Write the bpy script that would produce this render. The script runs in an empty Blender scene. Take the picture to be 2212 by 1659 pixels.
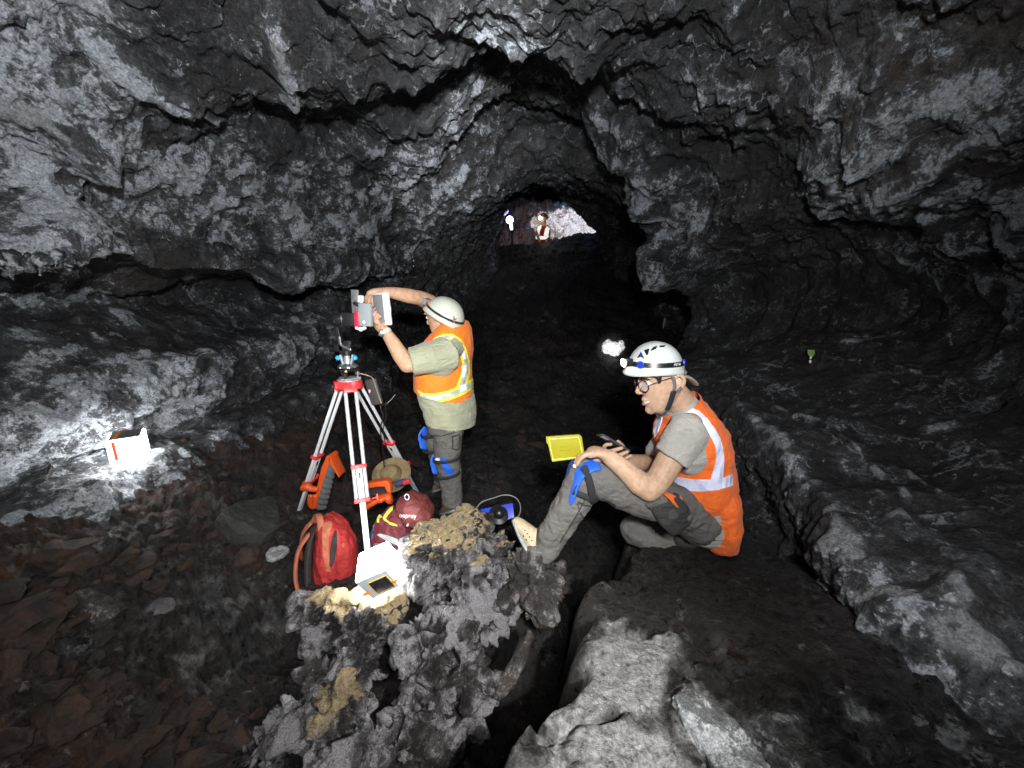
import bpy, bmesh, math, random
import numpy as np
from mathutils import Vector, Matrix
from mathutils.bvhtree import BVHTree
random.seed(7)
SC = bpy.context.scene
COL = SC.collection
PI = math.pi
R = math.radians

# ------------------------------------------------------------------ camera
CAM = Vector((0, 0, 1.65)); PITCH = R(11.5); FOC = 800.0
cd = bpy.data.cameras.new('camera'); cam = bpy.data.objects.new('camera', cd); COL.objects.link(cam)
cam.location = CAM; cam.rotation_euler = (PI/2 - PITCH, 0, 0)
cd.sensor_width = 36; cd.lens = 36*FOC/2212; cd.clip_start = 0.02; cd.clip_end = 500
SC.camera = cam
def W(x, y, d):
    """image pixel (x, y) and depth in metres along the camera axis -> world point"""
    a = (x-1106)/FOC; b = (829.5-y)/FOC
    c, s = math.cos(PITCH), math.sin(PITCH)
    return Vector((a*d, (c+b*s)*d, CAM.z+(-s+b*c)*d))

# ------------------------------------------------------------------ noise
_PERM = {}
def _perm(seed):
    if seed not in _PERM:
        t = np.random.RandomState(seed+1).permutation(256); _PERM[seed] = np.concatenate([t, t, t]).astype(np.int32)
    return _PERM[seed]
_G = np.array([[1,1,0],[-1,1,0],[1,-1,0],[-1,-1,0],[1,0,1],[-1,0,1],[1,0,-1],[-1,0,-1],[0,1,1],[0,-1,1],[0,1,-1],[0,-1,-1]], float)
def pn(p, seed=0):
    """gradient noise"""
    p = np.asarray(p, np.float32)
    fl = np.floor(p); f = p-fl; i = fl.astype(np.int32) & 255
    u = f*f*f*(f*(f*6-15)+10)
    T = _perm(seed); G = _G.astype(np.float32)
    out = None
    for dx in (0,1):
        hx = T[i[:,0]+dx]; fx = f[:,0]-dx; ux = u[:,0] if dx else 1-u[:,0]
        for dy in (0,1):
            hy = T[hx+i[:,1]+dy]; fy = f[:,1]-dy; uy = ux*(u[:,1] if dy else 1-u[:,1])
            for dz in (0,1):
                g = G[T[hy+i[:,2]+dz] % 12]
                d = g[:,0]*fx+g[:,1]*fy+g[:,2]*(f[:,2]-dz)
                t = uy*(u[:,2] if dz else 1-u[:,2])*d
                out = t if out is None else out+t
    return out
def fbm(p, seed=0, octv=4, gain=.5, ridged=False):
    p = np.asarray(p, np.float32); a = 1; s = 0; t = 0
    for k in range(octv):
        n = pn(p, seed+k*17)
        if ridged: n = .5-np.abs(n)*1.6
        s = s + a*n; t += a; a *= gain; p = p*2.03+3.7
    return s
def sstep(a, b, x):
    t = np.clip((np.asarray(x, float)-a)/(b-a), 0, 1); return t*t*(3-2*t)

# ------------------------------------------------------------------ mesh helpers
def link(name, me, mat=None, parent=None):
    o = bpy.data.objects.new(name, me); COL.objects.link(o)
    if mat is not None:
        me.materials.clear(); me.materials.append(mat)
    if parent is not None: o.parent = parent
    return o
def mesh_np(name, v, quads, smooth=True):
    me = bpy.data.meshes.new(name)
    v = np.asarray(v, np.float32); q = np.asarray(quads, np.int32)
    n = q.shape[1]
    me.vertices.add(len(v)); me.vertices.foreach_set('co', v.ravel())
    me.loops.add(q.size); me.loops.foreach_set('vertex_index', q.ravel())
    me.polygons.add(len(q))
    me.polygons.foreach_set('loop_start', np.arange(0, q.size, n, dtype=np.int32))
    me.polygons.foreach_set('loop_total', np.full(len(q), n, np.int32))
    me.polygons.foreach_set('use_smooth', np.full(len(q), smooth))
    me.update(calc_edges=True); me.validate()
    return me
def grid_quads(nu, nv):
    i = np.arange(nu*nv).reshape(nu, nv)
    return np.stack([i[:-1,:-1], i[1:,:-1], i[1:,1:], i[:-1,1:]], -1).reshape(-1, 4)
def frame(t, side):
    t = Vector(t).normalized(); s = Vector(side); s = s - t*s.dot(t)
    if s.length < 1e-4:
        s = Vector((1,0,0)) if abs(t.x) < .8 else Vector((0,1,0)); s = s-t*s.dot(t)
    s.normalize(); return t, s, t.cross(s)
class MB:
    """collects shapes in world space; build() links ONE mesh object"""
    def __init__(s): s.bm = bmesh.new()
    def loft(s, pts, rad, side=(0,1,0), n=16, cap=True, sub=0, power=2.0):
        pts = [Vector(p) for p in pts]
        rad = [(r, r) if not hasattr(r, '__len__') else tuple(r) for r in rad]
        if sub:
            P = []; Q = []
            m = len(pts)
            for i in range(m-1):
                p0 = pts[max(i-1,0)]; p1 = pts[i]; p2 = pts[i+1]; p3 = pts[min(i+2,m-1)]
                for k in range(sub):
                    t = k/sub
                    P.append(.5*((2*p1)+(p2-p0)*t+(2*p0-5*p1+4*p2-p3)*t*t+(3*p1-p0-3*p2+p3)*t*t*t))
                    tt = t*t*(3-2*t) if False else t
                    Q.append(tuple(rad[i][c]*(1-tt)+rad[i+1][c]*tt for c in (0,1)))
            P.append(pts[-1]); Q.append(rad[-1]); pts, rad = P, Q
        rings = []
        m = len(pts)
        for i, p in enumerate(pts):
            t = pts[min(i+1,m-1)]-pts[max(i-1,0)]
            if t.length < 1e-9: t = Vector((0,0,1))
            t, a, b = frame(t, side)
            ring = []
            for k in range(n):
                th = 2*PI*k/n; c, q = math.cos(th), math.sin(th)
                c = math.copysign(abs(c)**(2/power), c); q = math.copysign(abs(q)**(2/power), q)
                ring.append(s.bm.verts.new(p + a*(c*rad[i][0]) + b*(q*rad[i][1])))
            rings.append(ring)
        for r0, r1 in zip(rings, rings[1:]):
            for k in range(n):
                s.bm.faces.new((r0[k], r0[(k+1)%n], r1[(k+1)%n], r1[k]))
        if cap:
            s.bm.faces.new(rings[0][::-1]); s.bm.faces.new(rings[-1])
        return s
    def limb(s, pts, rad, side=(0,1,0), n=14, sub=3):
        """tube with rounded ends"""
        pts = [Vector(p) for p in pts]
        rad = [(r, r) if not hasattr(r, '__len__') else tuple(r) for r in rad]
        d0 = (pts[0]-pts[1]).normalized(); d1 = (pts[-1]-pts[-2]).normalized()
        r0 = min(rad[0]); r1 = min(rad[-1])
        e0 = [(pts[0]+d0*r0*h, tuple(x*math.sqrt(max(1-h*h, .02)) for x in rad[0])) for h in (.97, .8, .45)]
        e1 = [(pts[-1]+d1*r1*h, tuple(x*math.sqrt(max(1-h*h, .02)) for x in rad[-1])) for h in (.45, .8, .97)]
        if sub:
            P = []; Q = []; m = len(pts)
            for i in range(m-1):
                p0 = pts[max(i-1,0)]; p1 = pts[i]; p2 = pts[i+1]; p3 = pts[min(i+2,m-1)]
                for k in range(sub):
                    t = k/sub
                    P.append(.5*((2*p1)+(p2-p0)*t+(2*p0-5*p1+4*p2-p3)*t*t+(3*p1-p0-3*p2+p3)*t*t*t))
                    Q.append(tuple(rad[i][c]*(1-t)+rad[i+1][c]*t for c in (0,1)))
            P.append(pts[-1]); Q.append(rad[-1]); pts, rad = P, Q
        return s.loft([e[0] for e in e0]+pts+[e[0] for e in e1], [e[1] for e in e0]+rad+[e[1] for e in e1], side, n)
    def ball(s, c, r, rot=None, seg=20):
        r = (r, r, r) if not hasattr(r, '__len__') else r
        M = Matrix.Translation(Vector(c)) @ (rot.to_4x4() if rot is not None else Matrix()) @ Matrix.Diagonal((*r, 1))
        bmesh.ops.create_uvsphere(s.bm, u_segments=seg, v_segments=max(8, seg//2+2), radius=1, matrix=M)
        return s
    def box(s, c, size, rot=None, bev=0.0, seg=2):
        M = Matrix.Translation(Vector(c)) @ (rot.to_4x4() if rot is not None else Matrix())
        g = bmesh.ops.create_cube(s.bm, size=1, matrix=M @ Matrix.Diagonal((*size, 1)))
        if bev:
            es = list({e for v in g['verts'] for e in v.link_edges})
            bmesh.ops.bevel(s.bm, geom=es, offset=bev, segments=seg, profile=.6, affect='EDGES')
        return s
    def cyl(s, a, b, r0, r1=None, n=20, bev=0):
        a, b = Vector(a), Vector(b); r1 = r0 if r1 is None else r1
        if bev:
            d = (b-a).normalized()*bev
            return s.loft([a, a+d, b-d, b], [r0-bev, r0, r1, r1-bev], n=n)
        return s.loft([a, b], [r0, r1], n=n)
    def prism(s, pts, depth, bev=0):
        """flat outline (3-D points) given a thickness vector"""
        d = Vector(depth)
        va = [s.bm.verts.new(Vector(p)) for p in pts]; vb = [s.bm.verts.new(Vector(p)+d) for p in pts]
        n = len(pts)
        fs = [s.bm.faces.new(va[::-1]), s.bm.faces.new(vb)]
        for k in range(n): fs.append(s.bm.faces.new((va[k], va[(k+1)%n], vb[(k+1)%n], vb[k])))
        if bev:
            es = list({e for f in fs[:2] for e in f.edges})
            bmesh.ops.bevel(s.bm, geom=es, offset=bev, segments=2, profile=.6, affect='EDGES')
        return s
    def mesh(s, name):
        bmesh.ops.recalc_face_normals(s.bm, faces=s.bm.faces[:])
        me = bpy.data.meshes.new(name); s.bm.to_mesh(me); s.bm.free(); return me
    def build(s, name, mat, parent=None, smooth=True, angle=40):
        me = s.mesh(name)
        return place(name, me, mat, parent, smooth, angle)
    def fuse(s, voxel, it=3, fac=.5):
        me = s.mesh('tmp'); o = bpy.data.objects.new('tmp', me); COL.objects.link(o)
        m = o.modifiers.new('r', 'REMESH'); m.mode = 'VOXEL'; m.voxel_size = voxel; m.use_smooth_shade = True
        if it:
            k = o.modifiers.new('s', 'SMOOTH'); k.iterations = it; k.factor = fac
        dg = bpy.context.evaluated_depsgraph_get(); dg.update()
        me2 = bpy.data.meshes.new_from_object(o.evaluated_get(dg))
        bpy.data.objects.remove(o); bpy.data.meshes.remove(me)
        return me2
def place(name, me, mat, parent=None, smooth=True, angle=40):
    me.name = name
    if parent is not None:
        p = parent; off = Vector((0,0,0))
        while p is not None: off += p.location; p = p.parent
        me.transform(Matrix.Translation(-off))
    me.polygons.foreach_set('use_smooth', [smooth]*len(me.polygons))
    if smooth and angle: 
        try: me.set_sharp_from_angle(angle=R(angle))
        except Exception: pass
    return link(name, me, mat, parent)
def vnp(me):
    a = np.empty(len(me.vertices)*3, np.float32); me.vertices.foreach_get('co', a); return a.reshape(-1,3).astype(float)
def vset(me, v):
    me.vertices.foreach_set('co', np.asarray(v, np.float32).ravel()); me.update()
def vnorm(me):
    a = np.empty(len(me.vertices)*3, np.float32); me.vertices.foreach_get('normal', a); return a.reshape(-1,3).astype(float)
def crease(me, amp, scale, seed, stretch=(1,1,1), ridged=True):
    """cloth folds: push the surface in and out"""
    v = vnp(me); n = vnorm(me)
    f = fbm(v*scale*np.array(stretch), seed, 3, .5, ridged)
    vset(me, v+n*(f*amp)[:,None]); return me
def cut(me, planes, off=0.0, thick=0.0):
    """a copy of me kept on the positive side of every (point, normal), moved out by off and given a thickness"""
    bm = bmesh.new(); bm.from_mesh(me)
    for co, no in planes:
        bmesh.ops.bisect_plane(bm, geom=bm.verts[:]+bm.edges[:]+bm.faces[:], plane_co=co, plane_no=no, clear_inner=True)
    bm.normal_update()
    if off:
        for v in bm.verts: v.co += v.normal*off
    if thick:
        bmesh.ops.solidify(bm, geom=bm.faces[:], thickness=thick)
    r = bpy.data.meshes.new('cut'); bm.to_mesh(r); bm.free(); return r
def thing(name, label, cat, loc=(0,0,0), group=None):
    o = bpy.data.objects.new(name, None); COL.objects.link(o); o.location = loc
    o.empty_display_size = .05
    return tag(o, label, cat, group)
def tag(o, label, cat, group=None):
    o['label'] = label; o['category'] = cat
    if group: o['group'] = group
    return o

# ------------------------------------------------------------------ materials
def newmat(name):
    m = bpy.data.materials.new(name); m.use_nodes = True
    return m, m.node_tree.nodes, m.node_tree.links, m.node_tree.nodes['Principled BSDF']
def mat(name, col, rough=.6, metal=0, var=.12, scale=30, bump=0.0, bscale=200, emit=0, spec=.5, alpha=1, sheen=0, fold=0, sss=0):
    """plain painted / plastic / cloth surface with slight mottling and micro relief"""
    m, N, L, b = newmat(name)
    tc = N.new('ShaderNodeTexCoord')
    nz = N.new('ShaderNodeTexNoise'); nz.inputs['Scale'].default_value = scale; nz.inputs['Detail'].default_value = 6
    L.new(tc.outputs['Object'], nz.inputs['Vector'])
    cr = N.new('ShaderNodeValToRGB')
    cr.color_ramp.elements[0].position = .3; cr.color_ramp.elements[1].position = .7
    cr.color_ramp.elements[0].color = (*[c*(1-var) for c in col], 1)
    cr.color_ramp.elements[1].color = (*[min(c*(1+var), 1) for c in col], 1)
    L.new(nz.outputs['Fac'], cr.inputs['Fac']); L.new(cr.outputs['Color'], b.inputs['Base Color'])
    b.inputs['Roughness'].default_value = rough; b.inputs['Metallic'].default_value = metal
    b.inputs['Specular IOR Level'].default_value = spec
    if sheen: b.inputs['Sheen Weight'].default_value = sheen
    if emit:
        b.inputs['Emission Color'].default_value = (*col, 1); b.inputs['Emission Strength'].default_value = emit
    if sss:
        b.inputs['Subsurface Weight'].default_value = sss; b.inputs['Subsurface Radius'].default_value = (.012,.005,.003); b.inputs['Subsurface Scale'].default_value = 1
    if bump:
        n2 = N.new('ShaderNodeTexNoise'); n2.inputs['Scale'].default_value = bscale; n2.inputs['Detail'].default_value = 4
        L.new(tc.outputs['Object'], n2.inputs['Vector'])
        bp = N.new('ShaderNodeBump'); bp.inputs['Strength'].default_value = bump; bp.inputs['Distance'].default_value = .004
        L.new(n2.outputs['Fac'], bp.inputs['Height']); L.new(bp.outputs['Normal'], b.inputs['Normal'])
        if fold:
            n3 = N.new('ShaderNodeTexNoise'); n3.inputs['Scale'].default_value = 11; n3.inputs['Detail'].default_value = 3; n3.inputs['Distortion'].default_value = 2.2
            mp = N.new('ShaderNodeMapping'); mp.inputs['Scale'].default_value = (1,1,1.7); mp.inputs['Rotation'].default_value = (.3,.5,.2)
            L.new(tc.outputs['Object'], mp.inputs['Vector']); L.new(mp.outputs[0], n3.inputs['Vector'])
            b3 = N.new('ShaderNodeBump'); b3.inputs['Strength'].default_value = fold; b3.inputs['Distance'].default_value = .03
            L.new(n3.outputs['Fac'], b3.inputs['Height']); L.new(b3.outputs['Normal'], bp.inputs['Normal'])
    return m
# ------------------------------------------------------------------ rock materials
def rockmat(name, dark, mid, pale, patch=6.0, thr=.62, veins=.5, warm=(.12,.07,.04), bump=.6, rough=.75, crust=None, fine=1.0, vscale=3.2, soft=.05, cdark=.6, redw=.20, grit=0, halo=.6, warmw=.55):
    """basalt: dark body, pale mineral coating where the noise plus the painted 'pale' density is high, thin pale veins, brown stains"""
    m, N, L, b = newmat(name)
    def node(t, **k):
        n = N.new(t)
        for a, v in k.items(): setattr(n, a, v)
        return n
    def math_(op, a, c=None, clamp=False):
        n = node('ShaderNodeMath', operation=op, use_clamp=clamp)
        for i, x in enumerate((a, c)):
            if x is None: continue
            if isinstance(x, (int, float)): n.inputs[i].default_value = x
            else: L.new(x, n.inputs[i])
        return n.outputs[0]
    def ramp(x, p0, p1, c0=(0,0,0), c1=(1,1,1)):
        n = node('ShaderNodeValToRGB'); e = n.color_ramp.elements
        e[0].position = p0; e[1].position = p1; e[0].color = (*c0, 1); e[1].color = (*c1, 1)
        L.new(x, n.inputs['Fac']); return n.outputs['Color']
    def mix(f, a, c):
        n = node('ShaderNodeMix', data_type='RGBA')
        L.new(f, n.inputs['Factor'])
        for i, x in ((6, a), (7, c)):
            if isinstance(x, tuple): n.inputs[i].default_value = (*x, 1)
            else: L.new(x, n.inputs[i])
        return n.outputs[2]
    tc = node('ShaderNodeTexCoord'); P = tc.outputs['Object']
    at = node('ShaderNodeAttribute', attribute_name='paint')
    sep = node('ShaderNodeSeparateColor'); L.new(at.outputs['Color'], sep.inputs['Color'])
    def noise(s, d=8, dist=0.0, r=.6):
        n = node('ShaderNodeTexNoise'); n.inputs['Scale'].default_value = s; n.inputs['Detail'].default_value = d
        n.inputs['Distortion'].default_value = dist; n.inputs['Roughness'].default_value = r
        L.new(P, n.inputs['Vector']); return n
    nA = noise(patch, 12, .6, .68); nB = noise(patch*.33, 5); nC = noise(patch*5.5, 8, .3, .7); nD = noise(1.3, 4)
    body = mix(ramp(nC.outputs['Fac'], .35, .68), dark, mid)
    body = mix(ramp(nB.outputs['Fac'], .3, .62), mix(ramp(nC.outputs['Fac'], .4, .6), tuple(c*.55 for c in dark), dark), body)
    wf = math_('ADD', math_('MULTIPLY', ramp(nD.outputs['Fac'], .5, .75), warmw), sep.outputs['Green'], True)
    body = mix(math_('MULTIPLY', wf, ramp(noise(patch*2.2, 8).outputs['Fac'], .38, .62)), body, warm)
    # coating
    x = math_('ADD', math_('MULTIPLY', nA.outputs['Fac'], .75), math_('MULTIPLY', nC.outputs['Fac'], .35))
    x = math_('ADD', x, math_('MULTIPLY', sep.outputs['Red'], redw))
    x = math_('ADD', x, math_('MULTIPLY', math_('SUBTRACT', nB.outputs['Fac'], .5), .30))
    msk = ramp(x, thr, thr+soft)
    pc = mix(ramp(nC.outputs['Fac'], .38, .66), tuple(c*.55 for c in pale), pale)
    body = mix(math_('MULTIPLY', ramp(x, thr-.13, thr+.03), halo), body, tuple(c*.36 for c in pale))
    col = mix(msk, body, pc)
    # small flecks
    f1 = noise(patch*2.6, 12, .4, .74); f2 = noise(patch*.55, 4)
    fl = ramp(math_('ADD', f1.outputs['Fac'], math_('MULTIPLY', math_('SUBTRACT', f2.outputs['Fac'], .5), .35)), .60, .645)
    col = mix(math_('MULTIPLY', fl, .8), col, tuple(c*.62 for c in pale))
    # veins
    if veins:
        ds = node('ShaderNodeVectorMath', operation='MULTIPLY_ADD')
        L.new(noise(5, 6).outputs['Color'], ds.inputs[0]); ds.inputs[1].default_value = (.45,.45,.45); L.new(P, ds.inputs[2])
        v2 = node('ShaderNodeTexVoronoi', feature='DISTANCE_TO_EDGE'); v2.inputs['Scale'].default_value = vscale
        L.new(ds.outputs[0], v2.inputs['Vector'])
        ln = ramp(v2.outputs['Distance'], .008, .035, (1,1,1), (0,0,0))
        ln = math_('MULTIPLY', ln, ramp(noise(1.9, 5).outputs['Fac'], .47, .62))
        ln = math_('MULTIPLY', ln, ramp(nC.outputs['Fac'], .36, .56))
        col = mix(math_('MULTIPLY', ln, veins), col, tuple(c*.75 for c in pale))
    if crust:
        bf = ramp(math_('ADD', sep.outputs['Blue'], math_('MULTIPLY', math_('SUBTRACT', nA.outputs['Fac'], .5), 1.3)), .30, .72)
        col = mix(math_('MULTIPLY', bf, math_('GREATER_THAN', sep.outputs['Blue'], .02)), col, mix(ramp(nC.outputs['Fac'], .33, .62), tuple(c*cdark for c in crust), crust))
    gr = noise(patch*13, 5, .2, .75)
    gm_ = node('ShaderNodeMix', data_type='RGBA', blend_type='MULTIPLY'); gm_.inputs['Factor'].default_value = 1
    L.new(col, gm_.inputs[6]); L.new(ramp(gr.outputs['Fac'], .34, .66, (.42,.42,.43), (1.5,1.5,1.5)), gm_.inputs[7]); col = gm_.outputs[2]
    L.new(col, b.inputs['Base Color'])
    b.inputs['Roughness'].default_value = rough
    b.inputs['Specular IOR Level'].default_value = .35
    rr = ramp(nC.outputs['Fac'], .35, .65, (rough-.2,)*3, (min(rough+.2,1),)*3); L.new(rr, b.inputs['Roughness'])
    h = math_('ADD', nC.outputs['Fac'], math_('MULTIPLY', noise(patch*16*fine, 6, 0, .7).outputs['Fac'], .5))
    h = math_('ADD', h, math_('MULTIPLY', nA.outputs['Fac'], .8))
    if grit: h = math_('ADD', h, math_('MULTIPLY', noise(patch*48, 3, 0, .7).outputs['Fac'], grit))
    bp = node('ShaderNodeBump'); bp.inputs['Strength'].default_value = bump; bp.inputs['Distance'].default_value = .03
    L.new(h, bp.inputs['Height']); L.new(bp.outputs['Normal'], b.inputs['Normal'])
    return m
M_CAVE = rockmat('cave_basalt', (.011,.011,.012), (.050,.049,.049), (.40,.425,.455), patch=8.0, thr=.708, soft=.05, halo=.45, veins=.8, warm=(.05,.036,.026), bump=.8, rough=.75, crust=(.25,.26,.27))
M_GROUND = rockmat('floor_basalt', (.013,.012,.012), (.045,.042,.040), (.24,.245,.25), patch=6.5, thr=.76, veins=.35, warm=(.10,.052,.032), bump=.9, crust=(.38,.375,.37), cdark=.25, warmw=.3, grit=.45, rough=.42)
M_ROCK = rockmat('rubble_basalt', (.018,.016,.016), (.09,.07,.06), (.28,.26,.25), patch=16, thr=.72, veins=0, warm=(.15,.075,.042), bump=.8, fine=.6)
M_CRUST = rockmat('crusted_boulder', (.010,.008,.008), (.060,.046,.044), (.50,.485,.50), patch=26, thr=.705, soft=.14, redw=.34, veins=0, warm=(.15,.08,.06), bump=1.0, cdark=.5, crust=(.62,.475,.27), fine=.5, rough=.7)
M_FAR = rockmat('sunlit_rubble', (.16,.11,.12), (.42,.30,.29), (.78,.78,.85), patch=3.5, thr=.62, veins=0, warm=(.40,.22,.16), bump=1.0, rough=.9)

# ------------------------------------------------------------------ cave tube
ST = {
-1.6:[(-2.2,.1),(-2.35,.62),(-2.95,.76),(-2.78,1.22),(-3.30,1.68),(-2.20,1.84),(-2.3,2.12),(-1.9,2.5),(-1.2,2.75),(-.2,2.85),(.8,2.78),(1.7,2.5),(2.25,2.05),(2.4,1.6),(1.95,1.0),(1.30,.70),(1.2,.5),(1.15,.1)],
.4:[(-2.2,.1),(-2.35,.64),(-2.66,.77),(-2.64,1.22),(-3.30,1.70),(-2.20,1.86),(-2.3,2.14),(-1.9,2.5),(-1.2,2.78),(-.2,2.88),(.8,2.8),(1.7,2.5),(2.25,2.05),(2.4,1.6),(1.95,1.0),(1.27,.69),(1.19,.5),(1.15,.1)],
1.3:[(-2.2,.1),(-2.33,.66),(-2.62,.78),(-2.60,1.24),(-3.30,1.72),(-2.18,1.87),(-2.28,2.16),(-1.88,2.52),(-1.15,2.8),(-.15,2.9),(.85,2.82),(1.72,2.5),(2.22,2.05),(2.38,1.62),(2.0,1.1),(1.36,.80),(1.26,.56),(1.22,.1)],
2.35:[(-2.15,.15),(-2.28,.69),(-2.56,.80),(-2.50,1.24),(-3.20,1.74),(-2.10,1.90),(-2.2,2.2),(-1.8,2.55),(-1.1,2.86),(0,2.98),(.9,2.92),(1.72,2.52),(2.2,2.1),(2.38,1.7),(2.08,1.25),(1.5,1.0),(1.38,.7),(1.36,.1)],
3.6:[(-2.05,.15),(-2.18,.69),(-2.44,.80),(-2.30,1.28),(-2.90,1.80),(-1.90,1.98),(-1.95,2.27),(-1.5,2.75),(-.8,3.12),(.1,3.25),(.95,3.02),(1.6,2.5),(1.82,2.15),(2.15,1.72),(2.0,1.35),(1.68,1.1),(1.6,.75),(1.6,.1)],
4.3:[(-1.95,.15),(-2.0,.74),(-2.36,.9),(-2.18,1.36),(-2.60,1.90),(-1.74,2.08),(-1.75,2.37),(-1.3,2.87),(-.6,3.32),(.2,3.52),(.95,3.3),(1.5,2.6),(1.58,2.1),(1.98,1.7),(1.9,1.3),(1.75,1.05),(1.7,.65),(1.7,.1)],
5.0:[(-1.75,.15),(-1.8,.8),(-2.05,1.0),(-1.98,1.4),(-2.2,1.98),(-1.6,2.14),(-1.45,2.42),(-1.0,2.80),(-.40,3.18),(.3,3.40),(1.0,3.22),(1.75,2.75),(2.4,2.3),(2.85,1.8),(2.9,1.3),(2.8,1.0),(2.75,.6),(2.7,.0)],
6.2:[(-1.4,.2),(-1.45,1.0),(-1.62,1.25),(-1.65,1.6),(-1.5,2.1),(-1.25,2.34),(-1.08,2.58),(-.66,2.95),(-.12,3.36),(.5,3.58),(1.3,3.40),(2.1,2.95),(2.75,2.5),(3.05,2.0),(3.1,1.5),(3.05,1.2),(3.05,.8),(3.0,.2)],
8.2:[(-.78,.7),(-.82,1.75),(-.92,1.98),(-.92,2.35),(-.80,2.8),(-.58,3.05),(-.42,3.30),(-.10,3.72),(.28,4.06),(.8,4.18),(1.45,3.98),(2.1,3.55),(2.65,3.05),(2.9,2.7),(3.0,2.3),(2.95,2.0),(2.95,1.5),(2.9,.9)],
11.:[(-.3,1.9),(-.36,2.9),(-.42,3.1),(-.42,3.4),(-.36,3.8),(-.22,4.2),(-.05,4.6),(.2,4.92),(.5,5.1),(.9,5.08),(1.3,4.72),(1.68,4.36),(2.12,4.0),(2.45,3.75),(2.5,3.5),(2.5,3.2),(2.5,2.8),(2.45,2.1)],
13.5:[(-.9,2.0),(-1.0,3.0),(-1.1,3.4),(-1.2,3.9),(-1.1,4.5),(-.9,5.0),(-.6,5.5),(-.1,5.9),(.5,6.15),(1.2,6.2),(2.0,6.0),(2.8,5.6),(3.4,5.0),(3.7,4.4),(3.8,3.9),(3.8,3.4),(3.7,2.9),(3.6,2.2)],
17.:[(-1.2,2.2),(-1.4,3.0),(-1.6,3.6),(-1.7,4.3),(-1.5,5.2),(-1.2,5.9),(-.8,6.5),(-.1,7.0),(.8,7.3),(1.8,7.3),(2.8,7.1),(3.8,6.6),(4.5,5.9),(4.8,5.2),(4.9,4.5),(4.9,3.8),(4.8,3.2),(4.6,2.4)],
21.:[(-.6,2.8),(-.7,3.3),(-.8,3.8),(-.8,4.4),(-.7,5.0),(-.5,5.5),(-.2,5.9),(.2,6.2),(.8,6.4),(1.6,6.4),(2.4,6.3),(3.0,6.0),(3.5,5.5),(3.8,5.0),(3.9,4.5),(3.9,4.0),(3.8,3.4),(3.6,2.8)],
}
def herm(t, ts, vals):
    """Catmull-Rom through unevenly spaced knots; vals (K, ...)"""
    ts = np.asarray(ts, float); vals = np.asarray(vals, float)
    m = np.zeros_like(vals)
    d = (vals[1:]-vals[:-1])/(ts[1:]-ts[:-1]).reshape(-1, *([1]*(vals.ndim-1)))
    m[0], m[-1] = d[0], d[-1]; m[1:-1] = (d[1:]+d[:-1])/2
    i = np.clip(np.searchsorted(ts, t)-1, 0, len(ts)-2)
    h = ts[i+1]-ts[i]; u = (t-ts[i])/h
    sh = (-1, *([1]*(vals.ndim-1))); u = u.reshape(sh); h = h.reshape(sh)
    return ((1+2*u)*(1-u)**2)*vals[i] + u*(1-u)**2*h*m[i] + u*u*(3-2*u)*vals[i+1] + u*u*(u-1)*h*m[i+1]
def tube_points(ys, ns):
    k = sorted(ST); prof = np.array([ST[q] for q in k])            # K,18,2
    pr = herm(ys, k, prof)                                         # ny,18,2
    pr = pr.transpose(1, 0, 2)                                     # 18,ny,2
    ss = np.linspace(0, pr.shape[0]-1, ns)
    q = herm(ss, np.arange(pr.shape[0]), pr)                       # ns,ny,2
    P = np.empty((ns, len(ys), 3)); P[..., 0] = q[..., 0]; P[..., 1] = ys[None]; P[..., 2] = q[..., 1]
    return P
def grid_normals(P):
    du = np.gradient(P, axis=0); dv = np.gradient(P, axis=1)
    n = np.cross(dv, du); n /= np.linalg.norm(n, axis=-1, keepdims=True)+1e-9
    return n
# a coarse copy to look things up on
_ys = np.linspace(-1.5, 20.5, 160); _P = tube_points(_ys, 120)
_q = grid_quads(*_P.shape[:2])
TUBE = BVHTree.FromPolygons([Vector(p) for p in _P.reshape(-1,3)], _q.tolist())
def on_tube(x, y):
    d = (W(x, y, 1)-CAM).normalized()
    h = TUBE.ray_cast(CAM, d)
    return (h[0], h[1], h[3]) if h[0] is not None else (CAM+d*3, -d, 3)

YS = []
y = -1.5
while y < 20.6:
    YS.append(y); y += .0075+.0042*max(0, y-1.0) if y > .3 else .03
YS = np.array(YS)
NS = 860
P = tube_points(YS, NS); NRM = grid_normals(P)
sh = P.shape
p = P.reshape(-1, 3); n = NRM.reshape(-1, 3)
# make sure the normals look inward
if (n[len(n)//2]*(np.array([0, p[len(n)//2][1], 1.9])-p[len(n)//2])).sum() < 0: n = -n
far = sstep(5, 12, p[:,1])
N4 = pn(p*4, 61); N7 = pn(p*7, 77); N9 = np.abs(pn(p*9, 71)); N22 = pn(p*24, 78)
D = fbm(p*.8, 1, 3)*(.24-.17*sstep(3.2,5,p[:,1])) + (fbm(p*2.1, 5, 3, .5, True)-.1)*.065
DM = fbm(p*np.array([5,5,3.2]), 9, 4, .55)*.065; D += DM
DB = np.abs(fbm(p*11, 23, 3, .55))*.030-.01; D += DB; DM = DM+DB
# horizontal flow lines on the side walls, drips on the roof
wall = 1-sstep(.3, .8, np.abs(n[:,2]))
D += wall*np.sin(p[:,2]*26+fbm(p*1.6, 31, 2)*9)*.010*sstep(-.1, .25, pn(p*1.1, 33))
roof = sstep(.1, .6, -n[:,2])
dr = np.clip(fbm(p*np.array([17,17,5]), 41, 3)-.12, 0, 1)
D += roof*dr*.035
DF = fbm(p*30, 51, 3, .6)*.010; D += DF; DM = DM+DF*1.5; DM = (DM-DM.mean())/DM.std()
bench = sstep(.5, .9, n[:,2])
D *= 1-.55*bench
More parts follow.
